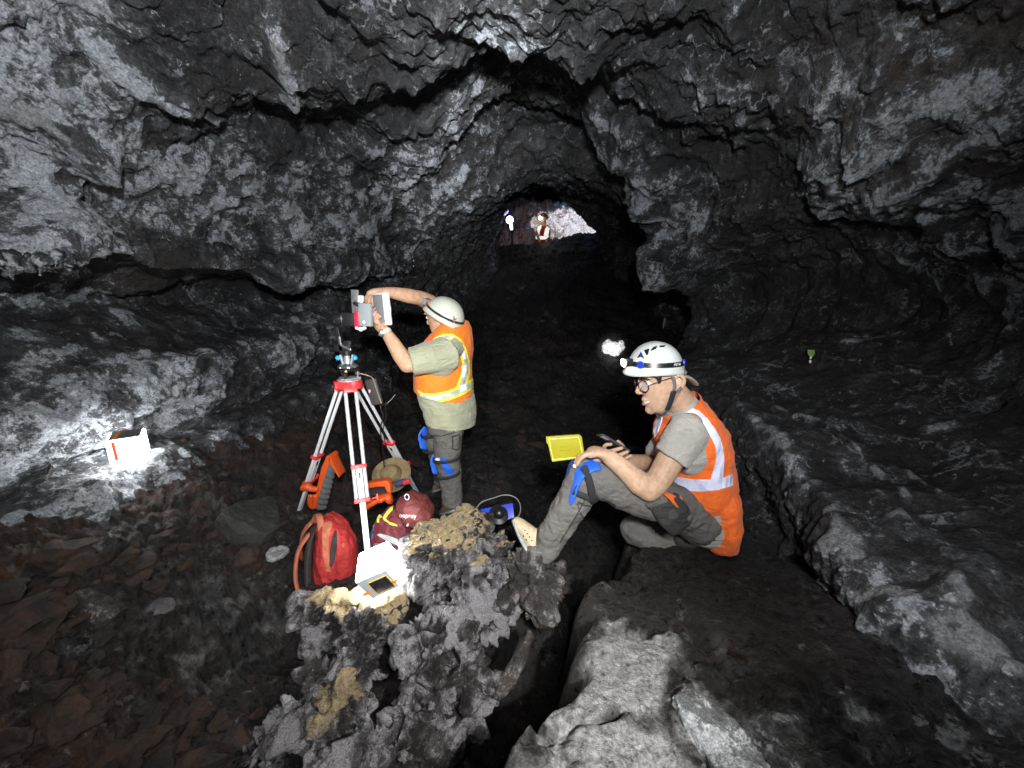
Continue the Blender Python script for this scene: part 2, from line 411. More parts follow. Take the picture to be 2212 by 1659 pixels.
# swellings and hollows: image x, image y, radius (m), push into the passage (m)
for (u, v, r, a) in [(1130,330,.5,-.30),(1230,300,.45,-.22),(1070,270,.42,-.16),(1120,60,.50,.12),(1180,140,.35,.05),(1380,330,.42,.20),(1420,430,.34,.24),(1340,230,.3,.12),(1440,570,.32,.24),(1800,380,.45,.16),(2080,420,.6,.20),(2060,200,.5,.16),(1640,330,.4,-.16),(1640,640,.5,-.2),(1160,235,.35,-.30),(500,300,.5,-.14),(200,280,.35,.14),(330,170,.3,.10),(600,130,.22,.10),(700,330,.3,-.12),(880,330,.4,.14),(760,520,.4,.12),(430,500,.35,.12),(100,430,.4,.12),(240,700,.3,.10),(1030,420,.45,.12),(1780,600,.6,-.14),(1500,1000,.25,-.1),(1850,1150,.25,.08),(2130,1330,.2,.14),(1720,980,.2,.10)]:
    c, _, d = on_tube(u, v); c = np.array(c)
    w = np.exp(-((p-c)**2).sum(1)/(r*r)*1.6); D += w*a*(1+.5*N4)
for c, r, a in [((-.05,1.95,2.62),.62,-.25),((.05,2.7,2.95),.55,-.30),((.35,3.1,3.1),.5,-.32),((-.35,2.9,3.05),.45,-.24),((.15,3.6,3.25),.45,-.22)]:
    D += np.exp(-((p-np.array(c))**2).sum(1)/(r*r)*1.6)*a
# long lips running along the left roof (the cracks with a pale edge)
def polyline_dist(p, pts):
    best = np.full(len(p), 1e9)
    for a, b2 in zip(pts, pts[1:]):
        a = np.array(a); b2 = np.array(b2); ab = b2-a
        t = np.clip(((p-a)@ab)/(ab@ab), 0, 1)
        best = np.minimum(best, np.linalg.norm(p-(a+t[:,None]*ab), axis=1))
    return best
PAINT = np.zeros((len(p), 4)); PAINT[:,3] = 1
def lip(path, amp, wd, paint):
    pts = [on_tube(*q)[0] for q in path]
    dd = polyline_dist(p, pts)+.035*N9
    PAINT[:,0] += paint*np.exp(-(dd/wd)**2)
    PAINT[:,2] += 1.35*paint*np.exp(-(dd/(wd*.8))**2)*np.clip(.55+1.5*N7+1.2*N22, 0, 1)
    return amp*np.exp(-(dd/(wd*1.2))**2)
D += lip([(0,215),(90,245),(160,290),(185,350)], .07, .06, 1.1)
D += lip([(180,130),(330,190),(420,230),(480,255)], .06, .035, .9)
D += lip([(210,420),(260,432),(330,410),(380,370),(420,385),(480,360)], .04, .03, .9)
D += lip([(590,60),(600,110),(615,185)], .07, .045, 1.1)
D += lip([(850,380),(930,345),(1000,305),(1060,300)], .05, .05, .8)
D += lip([(1600,880),(1680,960),(1760,1060),(1860,1200),(1960,1330),(2060,1400),(2212,1500)], .05, .05, .75)
D += lip([(1640,860),(1680,842),(1760,830)], .03, .015, .8)
D += lip([(1900,1090),(1950,1140),(2010,1190),(2060,1240)], .02, .022, .75)
D += lip([(1950,1140),(2050,1115),(2120,1100)], .02, .02, .6)
D += lip([(1935,1200),(1930,1150),(1950,1140)], .02, .02, .6)
D += lip([(1700,770),(1760,740),(1830,720),(1900,690)], .02, .016, .7)
D += lip([(1740,800),(1800,770),(1850,765)], .02, .016, .6)
D += lip([(2110,1250),(2080,1310),(2130,1420),(2212,1500)], .03, .03, .7)
D += lip([(560,700),(620,720),(700,745),(760,800)], .02, .03, .6)
D += lip([(520,770),(600,790),(660,830)], .02, .02, .6)
for path in ([(1620,860),(1700,900),(1790,930),(1900,1010),(1960,1090)],[(1960,1000),(2020,1060),(2080,1080)],[(2120,1070),(2170,1010),(2212,960)],[(1700,1180),(1760,1240),(1850,1300),(1900,1400)],[(1990,1490),(2060,1560),(2130,1659)],[(1880,1300),(1900,1390),(1870,1460)],[(2080,1560),(2150,1600),(2212,1659)],[(1600,820),(1650,800),(1720,810)],[(1850,560),(1930,600),(1990,640)],[(1900,760),(2000,800),(2100,780)]): D += lip(path, .02, .018, .85)
_black = -lip([(1000,60),(1010,120),(1030,160)], .0, .02, 0)
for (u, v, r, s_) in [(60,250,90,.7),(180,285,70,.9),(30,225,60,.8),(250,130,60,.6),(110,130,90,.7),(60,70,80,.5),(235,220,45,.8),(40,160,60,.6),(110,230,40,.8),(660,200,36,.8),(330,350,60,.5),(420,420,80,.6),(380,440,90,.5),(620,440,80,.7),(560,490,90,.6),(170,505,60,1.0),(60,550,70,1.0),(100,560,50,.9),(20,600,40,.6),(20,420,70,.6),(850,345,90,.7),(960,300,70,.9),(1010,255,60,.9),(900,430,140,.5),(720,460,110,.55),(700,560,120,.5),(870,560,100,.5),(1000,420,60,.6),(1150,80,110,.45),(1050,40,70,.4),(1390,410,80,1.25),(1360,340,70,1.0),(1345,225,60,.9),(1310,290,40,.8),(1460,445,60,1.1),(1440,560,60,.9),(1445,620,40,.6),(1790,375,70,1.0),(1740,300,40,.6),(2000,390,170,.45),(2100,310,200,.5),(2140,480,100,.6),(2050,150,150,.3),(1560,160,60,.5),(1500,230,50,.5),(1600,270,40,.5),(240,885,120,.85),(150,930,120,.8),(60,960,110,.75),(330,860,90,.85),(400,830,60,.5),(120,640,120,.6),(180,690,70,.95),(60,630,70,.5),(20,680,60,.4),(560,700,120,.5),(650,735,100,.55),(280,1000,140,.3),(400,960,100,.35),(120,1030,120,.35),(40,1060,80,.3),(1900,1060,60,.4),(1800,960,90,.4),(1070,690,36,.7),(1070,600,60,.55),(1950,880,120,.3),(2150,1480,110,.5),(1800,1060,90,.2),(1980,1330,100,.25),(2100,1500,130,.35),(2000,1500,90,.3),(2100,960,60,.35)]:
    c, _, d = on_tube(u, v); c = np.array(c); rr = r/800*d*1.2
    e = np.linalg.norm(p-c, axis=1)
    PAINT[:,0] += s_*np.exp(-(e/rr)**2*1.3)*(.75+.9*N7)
for (u, v, r, s_) in [(1050,740,140,.9),(1150,700,100,.6),(2000,250,160,.5),(2150,100,100,.5),(200,600,200,.4),(1860,560,200,.3)]:
    c, _, d = on_tube(u, v); c = np.array(c); rr = r/800*d
    PAINT[:,1] += s_*np.exp(-(np.linalg.norm(p-c, axis=1)/rr)**2)
recess_shade = np.exp(-((p[:,2]-1.74-.03*p[:,1])/.10)**2)*(p[:,0] < -1.9)*sstep(.3,.6,n[:,0]*0+1)
PAINT[:,0] -= recess_shade*.8; PAINT[:,0] *= 1-.65*bench  # coat pared back to paint recess shade and curb lamp burn-out on benches
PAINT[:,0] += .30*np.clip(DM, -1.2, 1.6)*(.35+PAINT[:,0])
PAINT = np.clip(PAINT, 0, 1)
p = p + n*D[:,None]
q = grid_quads(sh[0], sh[1])
# the skylight: a gap in the roof of the far chamber
cen = p[q].mean(1)
hole = (((cen[:,0]-2.6)/1.7)**2 + ((cen[:,1]-14.25)/1.05)**2 + .3*pn(cen*1.2, 3) < 1) & (cen[:,2] > 5.2)
q = q[~hole]
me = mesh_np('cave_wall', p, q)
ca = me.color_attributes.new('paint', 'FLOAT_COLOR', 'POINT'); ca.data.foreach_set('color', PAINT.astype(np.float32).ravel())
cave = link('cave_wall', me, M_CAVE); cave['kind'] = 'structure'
# closing faces behind the viewer and at the far end
for nm, yy in (('cave_end_wall', 0), ('cave_end_wall', -1)):
    ring = p.reshape(sh)[:, yy][::6]
    c = ring.mean(0)
    bm = bmesh.new(); vs = [bm.verts.new(v) for v in ring]
    prev = vs
    for k in range(1, 9):
        t = k/8
        cur = [bm.verts.new(v*(1-t)+c*t+np.array([0, (.5 if yy else -.5)*math.sin(t*PI/2)+.12*pn(np.array([v*(1-t)+c*t])*1.6, 5)[0], 0])) for v in ring] if k < 8 else None
        if cur is None:
            top = bm.verts.new(c+np.array([0, .5 if yy else -.5, 0]))
            for a, b2 in zip(prev, prev[1:]): bm.faces.new((a, b2, top))
            bm.faces.new((prev[-1], prev[0], top))
        else:
            for i in range(len(vs)): bm.faces.new((prev[i], prev[(i+1)%len(vs)], cur[(i+1)%len(vs)], cur[i]))
            prev = cur
    bmesh.ops.recalc_face_normals(bm, faces=bm.faces[:])
    m2 = bpy.data.meshes.new(nm); bm.to_mesh(m2); bm.free()
    m2.polygons.foreach_set('use_smooth', [True]*len(m2.polygons))
    o = link(nm, m2, M_CAVE); o['kind'] = 'structure'

# ------------------------------------------------------------------ ground
def base_h(x, y):
    x = np.asarray(x, float); y = np.asarray(y, float)
    ramp = herm(np.clip(y, -2, 20), [-2,2.4,3.5,5,7,9,11,12.5,13.4,14.6,16.2,18,21], np.array([0,0,0,.32,1.15,2.1,3.05,3.62,3.50,4.3,5.6,6.0,6.1]).reshape(-1,1))[:,0]
    ramp = ramp + sstep(9, 12.5, y)*(1-sstep(13, 14, y))*np.clip(x-.6, 0, 3)*.20
    near = 1-sstep(3.6, 6.5, y)
    left = sstep(1.15, 2.3, -x)*.66*near
    # raised slab on the right
    xe = -.11+(y-.64)*.60+.05*np.sin(y*9)+.03*np.sin(y*23+1)
    edge = sstep(-.03, .14, x-xe)
    back = 1-sstep(1.75, 2.7, y-.25*(x-.8))
    slab = edge*back*(.67-.14*sstep(.8,1.5,y)+.04*sstep(.3,1.3,x))
    foot = np.exp(-(((x-.13)/.17)**2+((y-1.60)/.20)**2)**1.5)*.30    # the boulders packed under the heel
    pile = np.exp(-(((x+.30)/.34)**2+((y-1.05)/.55)**2))*.05
    return ramp+left+np.maximum(slab, foot+pile)
CRACK = [W(*q, 1) for q in ()]
def ground_point(x, y):
    """image pixel x, y -> where the sight line through it meets the undisplaced ground"""
    d = W(x, y, 1)-CAM
    t = np.arange(.2, 20, .01); L_ = np.array(CAM)+t[:,None]*np.array(d)
    k = np.nonzero(L_[:,2] < base_h(L_[:,0], L_[:,1]))[0]
    if len(k): return Vector(L_[k[0]])
    return CAM+d*3
gy = []
y = .12
while y < 20.5:
    gy.append(y); y += .0068+.0050*max(0, y-.9)
gy = np.array(gy)
gx = np.concatenate([np.arange(-3.3, -2.2, .03), np.arange(-2.2, 1.75, .0085), np.arange(1.75, 5.2, .045)])
GX, GY = np.meshgrid(gx, gy, indexing='ij')
x_, y_ = GX.ravel(), GY.ravel()
Z = base_h(x_, y_)
g = np.stack([x_, y_, Z], 1)
xe = -.11+(y_-.64)*.60
slabm = sstep(-.02, .15, x_-xe)*(1-sstep(1.7, 2.4, y_-.25*(x_-.8)))
leftm = sstep(.9, 1.6, -x_)*(1-sstep(3.6, 6, y_))
Z = Z + fbm(g*1.3, 101, 3)*.09*(1-.75*slabm) + fbm(g*4, 105, 4, .55)*.045*(1-.8*slabm)
c0 = ground_point(470, 1370); wx, wy = x_-c0.x, y_-c0.y
ropem = np.exp(-((wx/.44)**4+(wy/.36)**4))
rub = np.clip(1-slabm, 0, 1)*(1-.9*ropem)*(.35+.65*leftm+.5*sstep(4.5, 7, y_))
Z = Z + np.abs(fbm(g*np.array([9,9,9]), 111, 3, .6))*.06*rub + np.clip(fbm(g*22, 113, 2), 0, 1)*.022*rub
Z = Z + slabm*(fbm(g*np.array([6,3,1]), 121, 3)*.012 + fbm(g*45, 123, 3, .6)*.006 + np.clip(fbm(g*np.array([14,14,1]), 124, 3)-.14, 0, 1)*.008 - np.clip(fbm(g*np.array([2.6,4.5,1]), 126, 4, .6, True)-.40, 0, 1)*.07)
Z = Z + (1-slabm)*fbm(g*40, 127, 2)*.004
fz = sstep(13.2, 14, y_); Z = Z + fz*(fbm(g*1.3, 171, 4, .6, True)*.40+np.abs(fbm(g*4, 175, 3))*.22)
# ropes of the pahoehoe sheet on the left
ph = (wx*.73+wy*.68-.9*np.minimum(wx*-.68+wy*.73-.05, 0)**2+fbm(g*2.5, 131, 2)*.05)/.026
Z = Z*(1-.0*ropem) + ropem*(np.abs(np.sin(ph*PI*.5))**.5*.052-.035)
# cracks of the slab
P2 = np.stack([x_+.012*pn(g*14, 141), y_+.012*pn(g*14, 142)], 1)
def groove(path, depth, wd):
    pts = [np.array(ground_point(*q))[:2] for q in path]
    best = np.full(len(P2), 9.)
    for a, b2 in zip(pts, pts[1:]):
        ab = b2-a; t = np.clip(((P2-a)@ab)/(ab@ab+1e-9), 0, 1)
        best = np.minimum(best, np.linalg.norm(P2-(a+t[:,None]*ab), axis=1))
    return -depth*np.exp(-(best/wd)**2)
Z = Z + groove([(1000,1592),(1050,1570),(1090,1572),(1170,1592),(1230,1562),(1330,1545),(1350,1520)], .045, .010)
Z = Z + groove([(1440,1480),(1500,1420),(1560,1400),(1640,1390)], .02, .01)
Z = Z + groove([(1400,1300),(1480,1330),(1560,1420),(1600,1500),(1650,1560)], .03, .02)
Z = Z - np.exp(-(np.maximum(x_-1.0, 0)*0+((x_-1.12-.12*y_)/.08)**2))*.05*(1-sstep(2,3,y_))
gp = np.stack([x_, y_, Z], 1)
GP = np.zeros((len(gp), 4)); GP[:,3] = 1
GP[:,1] = np.clip(leftm*.9*(1-ropem)*(.5+pn(g*2, 151)*1.2), 0, 1)
GN = pn(gp*9, 160)
def gblob(u, v, r, s_, ch, ns=9):
    c = np.array(ground_point(u, v)); rr = r/800*(c-np.array(CAM)).dot(np.array([0,math.cos(PITCH),-math.sin(PITCH)]))
    e = np.linalg.norm((gp-c)*np.array([1,.8,1]), axis=1)
    GP[:,ch] += s_*np.exp(-(e/rr)**2*1.2)*(.85+1.1*GN)
for a in [(1300,1500,200,.75),(1150,1480,120,.7),(1100,1590,160,.8),(1250,1620,160,.8),(1400,1420,120,.45),(1330,1360,70,.5),(1450,1640,100,.4),(1020,1640,80,.6)]: gblob(*a, 2)  # pale slab crust, stronger where the lit pool is painted in
GP[:,2] *= slabm
GP[:,2] += ropem*.34
for a in [(200,1210,60,.9),(330,1100,80,.35),(600,1150,60,.4),(1650,1480,130,.75),(1750,1650,160,.7),(1880,1560,100,.6),(1560,1380,70,.5),(1070,700,45,.9),(1185,690,36,.9),(1120,620,50,.6),(1560,1250,60,.4),(1700,1150,60,.3),(1200,700,60,.4),(560,1080,60,.5)]: gblob(*a, 0)
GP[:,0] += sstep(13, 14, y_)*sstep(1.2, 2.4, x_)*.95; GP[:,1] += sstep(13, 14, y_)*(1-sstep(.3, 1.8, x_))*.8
GP = np.clip(GP, 0, 1)
gq = grid_quads(len(gx), len(gy))[:, ::-1]
gm = mesh_np('ground', gp, gq)
ca = gm.color_attributes.new('paint', 'FLOAT_COLOR', 'POINT'); ca.data.foreach_set('color', GP.astype(np.float32).ravel())
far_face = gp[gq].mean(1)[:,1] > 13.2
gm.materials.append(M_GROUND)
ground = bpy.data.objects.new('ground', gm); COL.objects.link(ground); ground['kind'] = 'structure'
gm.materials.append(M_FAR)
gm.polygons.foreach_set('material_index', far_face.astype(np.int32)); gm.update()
GBVH = BVHTree.FromPolygons([Vector(v) for v in gp[::1]], gq.tolist())
CBVH = BVHTree.FromPolygons([Vector(v) for v in p], q.tolist())
def drop(x, y, z=2.0):
    h = GBVH.ray_cast(Vector((x, y, z)), Vector((0,0,-1)))
    return h[0] if h[0] is not None else Vector((x, y, 0))
def sight(x, y, which=None):
    """image pixel x, y -> first rock surface met from the camera"""
    d = (W(x, y, 1)-CAM).normalized(); best = None
    for t in ([GBVH, CBVH] if which is None else [which]):
        h = t.ray_cast(CAM, d)
        if h[0] is not None and (best is None or h[3] < best[3]): best = h
    return (best[0], best[1], best[3]) if best else (CAM+d*3, -d, 3)
# ------------------------------------------------------------------ helpers for figures
def WY(x, y, Y):
    """sight line through image pixel (x, y) stopped on the upright plane Y metres ahead"""
    b = (829.5-y)/FOC; d = Y/(math.cos(PITCH)+b*math.sin(PITCH))
    return W(x, y, d)
def bvh_of(me, loc=(0,0,0)):
    L = Vector(loc)
    return BVHTree.FromPolygons([v.co+L for v in me.vertices], [p.vertices[:] for p in me.polygons])
def patch(name, bvh, outline, mat_, parent, off=.0015, thick=.002, Y=1.5, cuts=3):
    """a sewn-on or stuck-on piece: an outline laid on a surface, with a thickness of its own"""
    bm = bmesh.new(); vs = [bm.verts.new((x, y, 0)) for x, y in outline]
    bm.faces.new(vs)
    bmesh.ops.triangulate(bm, faces=bm.faces[:])
    for k in range(cuts):
        es = sorted(bm.edges, key=lambda e: -e.calc_length())
        L = es[0].calc_length()
        bmesh.ops.subdivide_edges(bm, edges=[e for e in es if e.calc_length() > L*.45], cuts=1, use_grid_fill=False)
        bmesh.ops.triangulate(bm, faces=bm.faces[:])
    top = []; bot = []
    for v in bm.verts:
        d = (W(v.co.x, v.co.y, 1)-CAM).normalized()
        h = bvh.ray_cast(CAM, d)
        if h[0] is None or abs(h[0].y-Y) > .6: h = bvh.find_nearest(WY(v.co.x, v.co.y, Y))
        co, no = h[0], h[1]
        if no.dot(d) > 0: no = -no
        v.index = len(top); top.append(co+no*(off+thick)); bot.append(co+no*(off*.2-.0005))
    bm.verts.index_update()
    n = len(top); fs = []
    for f in bm.faces:
        ix = [v.index for v in f.verts]
        a_, b_, c_ = (top[i] for i in ix[:3])
        if (b_-a_).cross(c_-a_).dot(a_-CAM) > 0: ix = ix[::-1]
        fs.append(ix); fs.append([i+n for i in ix[::-1]])
    for e in bm.edges:
        if len(e.link_faces) == 1:
            i, j = e.verts[0].index, e.verts[1].index; fs.append((i, j, j+n, i+n))
    bm.free()
    me = bpy.data.meshes.new(name); me.from_pydata([tuple(v) for v in top+bot], [], fs); me.update()
    return place(name, me, mat_, parent, True, 50)
def text_mesh(s, size, extrude=.001):
    c = bpy.data.curves.new('t', 'FONT'); c.body = s; c.size = size; c.extrude = extrude; c.align_x = 'CENTER'; c.align_y = 'CENTER'
    o = bpy.data.objects.new('t', c); COL.objects.link(o)
    me = bpy.data.meshes.new_from_object(o.evaluated_get(bpy.context.evaluated_depsgraph_get()))
    bpy.data.objects.remove(o); bpy.data.curves.remove(c); return me
def head_parts(mb, O, F, U, S, k=1.0, back=.70):
    """skull, face, nose, lips, ears and neck root as lofts; O = middle of the ear axis"""
    P = lambda f, z, s=0: O + F*(f*k*(back if f < 0 else 1)) + U*((z-.115)*k*(.82 if z > .16 else 1)) + S*(s*k)
    lv = [(-.012,.045,.030,.020),(0,.066,.012,.034),(.012,.084,-.012,.043),(.03,.089,-.03,.050),(.05,.090,-.048,.056),(.075,.090,-.072,.063),(.10,.089,-.09,.068),(.125,.088,-.098,.072),(.15,.094,-.102,.075),(.175,.092,-.100,.075),(.20,.078,-.090,.068),(.22,.052,-.066,.050),(.231,.015,-.03,.022)]
    pts = [P((a+b)/2, z) for z, a, b, w in lv]
    # build the rings by hand so that every section stays level
    n = 28; rings = []
    for z, a, b, w in lv:
        ring = []
        for i in range(n):
            th = 2*PI*i/n; c, q = math.cos(th), math.sin(th)
            ff = (a+b)/2+(a-b)/2*math.copysign(abs(c)**.92, c); ss = w*math.copysign(abs(q)**.9, q)
            ring.append(mb.bm.verts.new(P(ff, z, ss)))
        rings.append(ring)
    for r0, r1 in zip(rings, rings[1:]):
        for i in range(n): mb.bm.faces.new((r0[i], r0[(i+1)%n], r1[(i+1)%n], r1[i]))
    mb.bm.faces.new(rings[0][::-1]); mb.bm.faces.new(rings[-1])
    mb.limb([P(.084,.146), P(.097,.122), P(.1135,.099), P(.108,.090), P(.088,.085)], [.0065*k,.0075*k,.0085*k,.0075*k,.006*k], S, 12)      # nose
    for q in (-1, 1):
        mb.ball(P(.094,.0915,.0095*q), .0068*k, seg=10)                                                              # nostril wings
        mb.limb([P(.090,.152,.012*q), P(.094,.156,.03*q), P(.08,.150,.055*q)], [.0055*k]*3, U, 10)                  # brow
        mb.limb([P(-.004,.086,.070*q), P(-.030,.102,.081*q), P(-.038,.128,.087*q), P(-.018,.146,.085*q), P(.006,.136,.078*q)], [.0075*k,.0075*k,.0080*k,.0078*k,.006*k], F, 10)   # ear rim
        mb.ball(P(-.014,.112,.072*q), (.013*k,.009*k,.020*k), seg=10)
    mb.limb([P(.078,.058,-.024), P(.094,.060,0), P(.078,.058,.024)], [.006*k,.0085*k,.006*k], U, 10)               # upper lip
    mb.limb([P(.076,.046,-.02), P(.091,.044,0), P(.076,.046,.02)], [.006*k,.0085*k,.006*k], U, 10)                 # lower lip
    mb.ball(P(.072,.012), (.022*k,.022*k,.018*k), seg=14)                                                          # chin
    return P
def helmet_shell(C, HF, HU, HS, A, B, H, brim=.012, n=56, m=20, droop=.0):
    """dome over an egg-shaped rim, with a rolled brim and an open underside"""
    mb = MB(); bm = mb.bm
    def pt(ph, el, o=0.0):
        c, s_ = math.cos(el), math.sin(el)
        r = max(c, 0)**.82
        fx = math.cos(ph)*(A+o)*r*(1.0 if math.cos(ph) > 0 else 1.02); sx = math.sin(ph)*(B+o)*r
        z = (H+o)*max(s_, 0)**.95 if s_ >= 0 else -H*abs(s_)
        return C+HF*(fx-(.012*math.cos(ph)*s_))+HS*sx+HU*z
    rings = []
    zz = lambda ph: -.006*math.cos(2*ph)
    for i, (o, dz) in enumerate([(-.008,-.004),(-.002,-.010),(brim,-.012),(brim+.003,-.006),(brim-.002,.001),(.003,.012),(0,.022)]):
        rings.append([bm.verts.new(C+HF*(math.cos(2*PI*k/n)*(A+o))+HS*(math.sin(2*PI*k/n)*(B+o))+HU*(dz+zz(2*PI*k/n)*(1 if i < 5 else .5))) for k in range(n)])
    el0 = math.asin(min(1, (.024/H)**(1/.95)))
    for j in range(1, m):
        el = el0+(PI/2-el0)*j/m
        rings.append([bm.verts.new(pt(2*PI*k/n, el)) for k in range(n)])
    for r0, r1 in zip(rings, rings[1:]):
        for k in range(n): bm.faces.new((r0[k], r0[(k+1)%n], r1[(k+1)%n], r1[k]))
    top = bm.verts.new(pt(0, PI/2))
    for k in range(n): bm.faces.new((rings[-1][k], rings[-1][(k+1)%n], top))
    return mb, pt
def ring_band(pt, e0, e1, o, ph0=0, ph1=2*PI, n=60, th=.003):
    mb = MB(); bm = mb.bm; full = abs(ph1-ph0-2*PI) < 1e-6
    rows = [[bm.verts.new(pt(ph0+(ph1-ph0)*k/n, e, q)) for k in range(n if full else n+1)] for e, q in ((e0,o),(e1,o),(e1,o+th),(e0,o+th))]
    m = len(rows[0])
    for a, b in zip(rows, rows[1:]+rows[:1]):
        for k in range(m if full else m-1): bm.faces.new((a[k], a[(k+1)%m], b[(k+1)%m], b[k]))
    return mb

SKIN = mat('skin', (.47,.30,.20), .55, var=.16, scale=55, bump=.25, bscale=300, spec=.35, sss=.15)
SKIN2 = mat('tanned_skin', (.48,.29,.185), .55, var=.16, scale=45, bump=.25, bscale=300, spec=.35, sss=.15)
HAIR = mat('dark_hair', (.016,.011,.009), .55, var=.4, scale=150, bump=.5, bscale=300)
GREYTEE = mat('grey_cotton', (.34,.32,.29), .9, var=.10, scale=14, bump=.35, bscale=500, sheen=.2, fold=.4)
OLIVETEE = mat('olive_cotton', (.30,.31,.21), .9, var=.10, scale=12, bump=.35, bscale=500, sheen=.2, fold=.4)
ORANGE = mat('hi_vis_orange', (.80,.135,.012), .75, var=.07, scale=10, bump=.3, bscale=700, sheen=.1, fold=.35)
AMBER = mat('hi_vis_amber', (.82,.19,.010), .75, var=.07, scale=10, bump=.3, bscale=700, sheen=.1, fold=.35)
LIME = mat('hi_vis_yellow', (.72,.68,.05), .7, var=.05)
SILVER = mat('reflective_tape', (.60,.62,.78), .45, var=.13, scale=25, bump=.35, bscale=60)
SILVER2 = mat('grey_reflective_tape', (.42,.44,.40), .45, var=.3, scale=28, bump=.3, bscale=60)
BLACKT = mat('black_trim', (.012,.011,.011), .7)
TROUSER = mat('grey_twill', (.112,.106,.098), .85, var=.12, scale=16, bump=.35, bscale=600, fold=.4)
DARKTR = mat('charcoal_twill', (.030,.029,.028), .85, var=.15, scale=16, bump=.35, bscale=600, fold=.4)
BLUEPAD = mat('blue_foam', (.015,.115,.62), .6, var=.06, bump=.1)
STRAP = mat('black_webbing', (.014,.014,.016), .8, bump=.3, bscale=800)
GREYSTRAP = mat('grey_webbing', (.13,.115,.13), .8, var=.25, scale=120, bump=.3, bscale=800)
HELMW = mat('white_helmet_shell', (.50,.525,.505), .35, var=.035, scale=18, bump=.05, bscale=60)
HELMG = mat('grey_helmet_shell', (.50,.52,.44), .4, var=.05, scale=18, bump=.05, bscale=60)
BLUEPL = mat('blue_plastic', (.010,.035,.40), .4)
WHITEPL = mat('white_plastic', (.75,.76,.75), .4, var=.04)
BLACKPL = mat('black_plastic', (.010,.010,.011), .35)
SUEDE = mat('tan_suede', (.46,.37,.24), .9, var=.2, scale=60, bump=.5, bscale=400)
SOLE = mat('grey_rubber_sole', (.30,.33,.33), .7, var=.1)
TEETH = mat('teeth', (.75,.71,.63), .3)
LIPS = mat('lips', (.42,.17,.13), .45)
EYEW = mat('eye_white', (.7,.68,.64), .25); IRIS = mat('iris', (.02,.012,.008), .2)
GLASSF = mat('dark_red_frame', (.035,.008,.010), .35)
LENS, _n, _l, _b = newmat('spectacle_lens')
_b.inputs['Base Color'].default_value = (.9,.8,.8,1); _b.inputs['Roughness'].default_value = .03; _b.inputs['Alpha'].default_value = .22
LED = mat('lit_led', (1,.98,.86), .3, emit=25)
BROWNSHOE = mat('brown_boot', (.16,.10,.065), .85, var=.25, scale=50, bump=.4)

# ------------------------------------------------------------------ person sitting on the slab
Y0 = 1.56
def Q(x, y, o=0.0): return WY(x, y, Y0+o)
sp = thing('person', 'person sitting in white helmet and orange vest, smiling down at a phone, knee raised', 'person', drop(.78, 1.5) if False else Q(1505,1168,.06))
F = Vector((-.992,-.12,0)); S = Vector((.12,-.992,0)); U = Vector((0,0,1))     # S points to the viewer's side (his left)
FAR = -S
t_ = R(13)
FH = (F*math.cos(t_)-U*math.sin(t_)).normalized(); UH = (U*math.cos(t_)+F*math.sin(t_)).normalized()
O = Q(1436,820,.0)
mb = MB()
P = head_parts(mb, O, FH, UH, S, 1.13)
mb.limb([Q(1492,905,.02), Q(1472,874,.02), Q(1446,842,.01)], [(.075,.07),(.066,.064),(.062,.062)], FAR, 18)       # neck
# core under the clothes
mb.limb([Q(1510,1118,.03), Q(1496,1040,.03), Q(1488,960,.03), Q(1488,905,.03)], [(.13,.09),(.13,.09),(.15,.10),(.13,.07)], FAR, 18)
# near arm
mb.limb([Q(1488,920,-.13), Q(1452,985,-.17), Q(1424,1034,-.19), Q(1402,1058,-.19)], [.055,.054,.050,.047], FAR)
mb.limb([Q(1401,1056,-.19), Q(1382,1044,-.185), Q(1352,1016,-.17), Q(1314,986,-.15)], [(.045,.046),(.047,.049),(.040,.042),(.026,.032)], FAR)
# near hand bent over the yellow book: palm, four fingers, thumb
mb.limb([Q(1314,986,-.15), Q(1294,976,-.14), Q(1274,977,-.125)], [(.030,.027),(.040,.020),(.042,.016)], FAR, 16)
for k, (o, le, dy) in enumerate([(-.160,.92,3),(-.138,1.05,0),(-.116,1.0,1),(-.096,.85,3)]):
    mb.limb([Q(1277,978+dy*.5,o), Q(1277-17*le,982+dy,o), Q(1277-28*le,992+dy,o+.006), Q(1277-33*le,1001+dy,o+.012)], [.0105,.0098,.0090,.0076], FAR, 12)
mb.limb([Q(1300,984,-.12), Q(1286,996,-.105), Q(1270,999,-.095), Q(1257,996,-.09)], [.016,.0125,.0105,.009], FAR, 12)
# far arm and the hand round the phone
mb.limb([Q(1478,920,.18), Q(1436,965,.20), Q(1404,1000,.17)], [.055,.050,.045], FAR)
mb.limb([Q(1404,1000,.17), Q(1378,1000,.12), Q(1345,994,.06)], [.044,.042,.029], FAR)
mb.limb([Q(1349,996,.065), Q(1336,993,.045), Q(1317,980,.03)], [(.026,.028),(.036,.024),(.034,.018)], FAR, 16)
for pts, r in [([(1312,981,.02),(1304,970,-.005),(1309,961,-.018),(1320,960,-.022)], .0095),
               ([(1316,985,.02),(1312,978,-.014),(1326,973,-.026),(1343,968,-.026)], .0105),
               ([(1322,991,.02),(1322,986,-.016),(1338,983,-.028),(1355,976,-.028)], .0105),
               ([(1330,997,.02),(1333,994,-.016),(1348,992,-.026),(1363,984,-.026)], .0095)]:
    mb.limb([Q(*a) for a in pts], [r*1.1, r, r*.95, r*.8], FAR, 12)
mb.limb([Q(1340,992,.07), Q(1349,975,.085), Q(1343,962,.08), Q(1335,953,.07)], [.015,.012,.0105,.0085], FAR, 12)
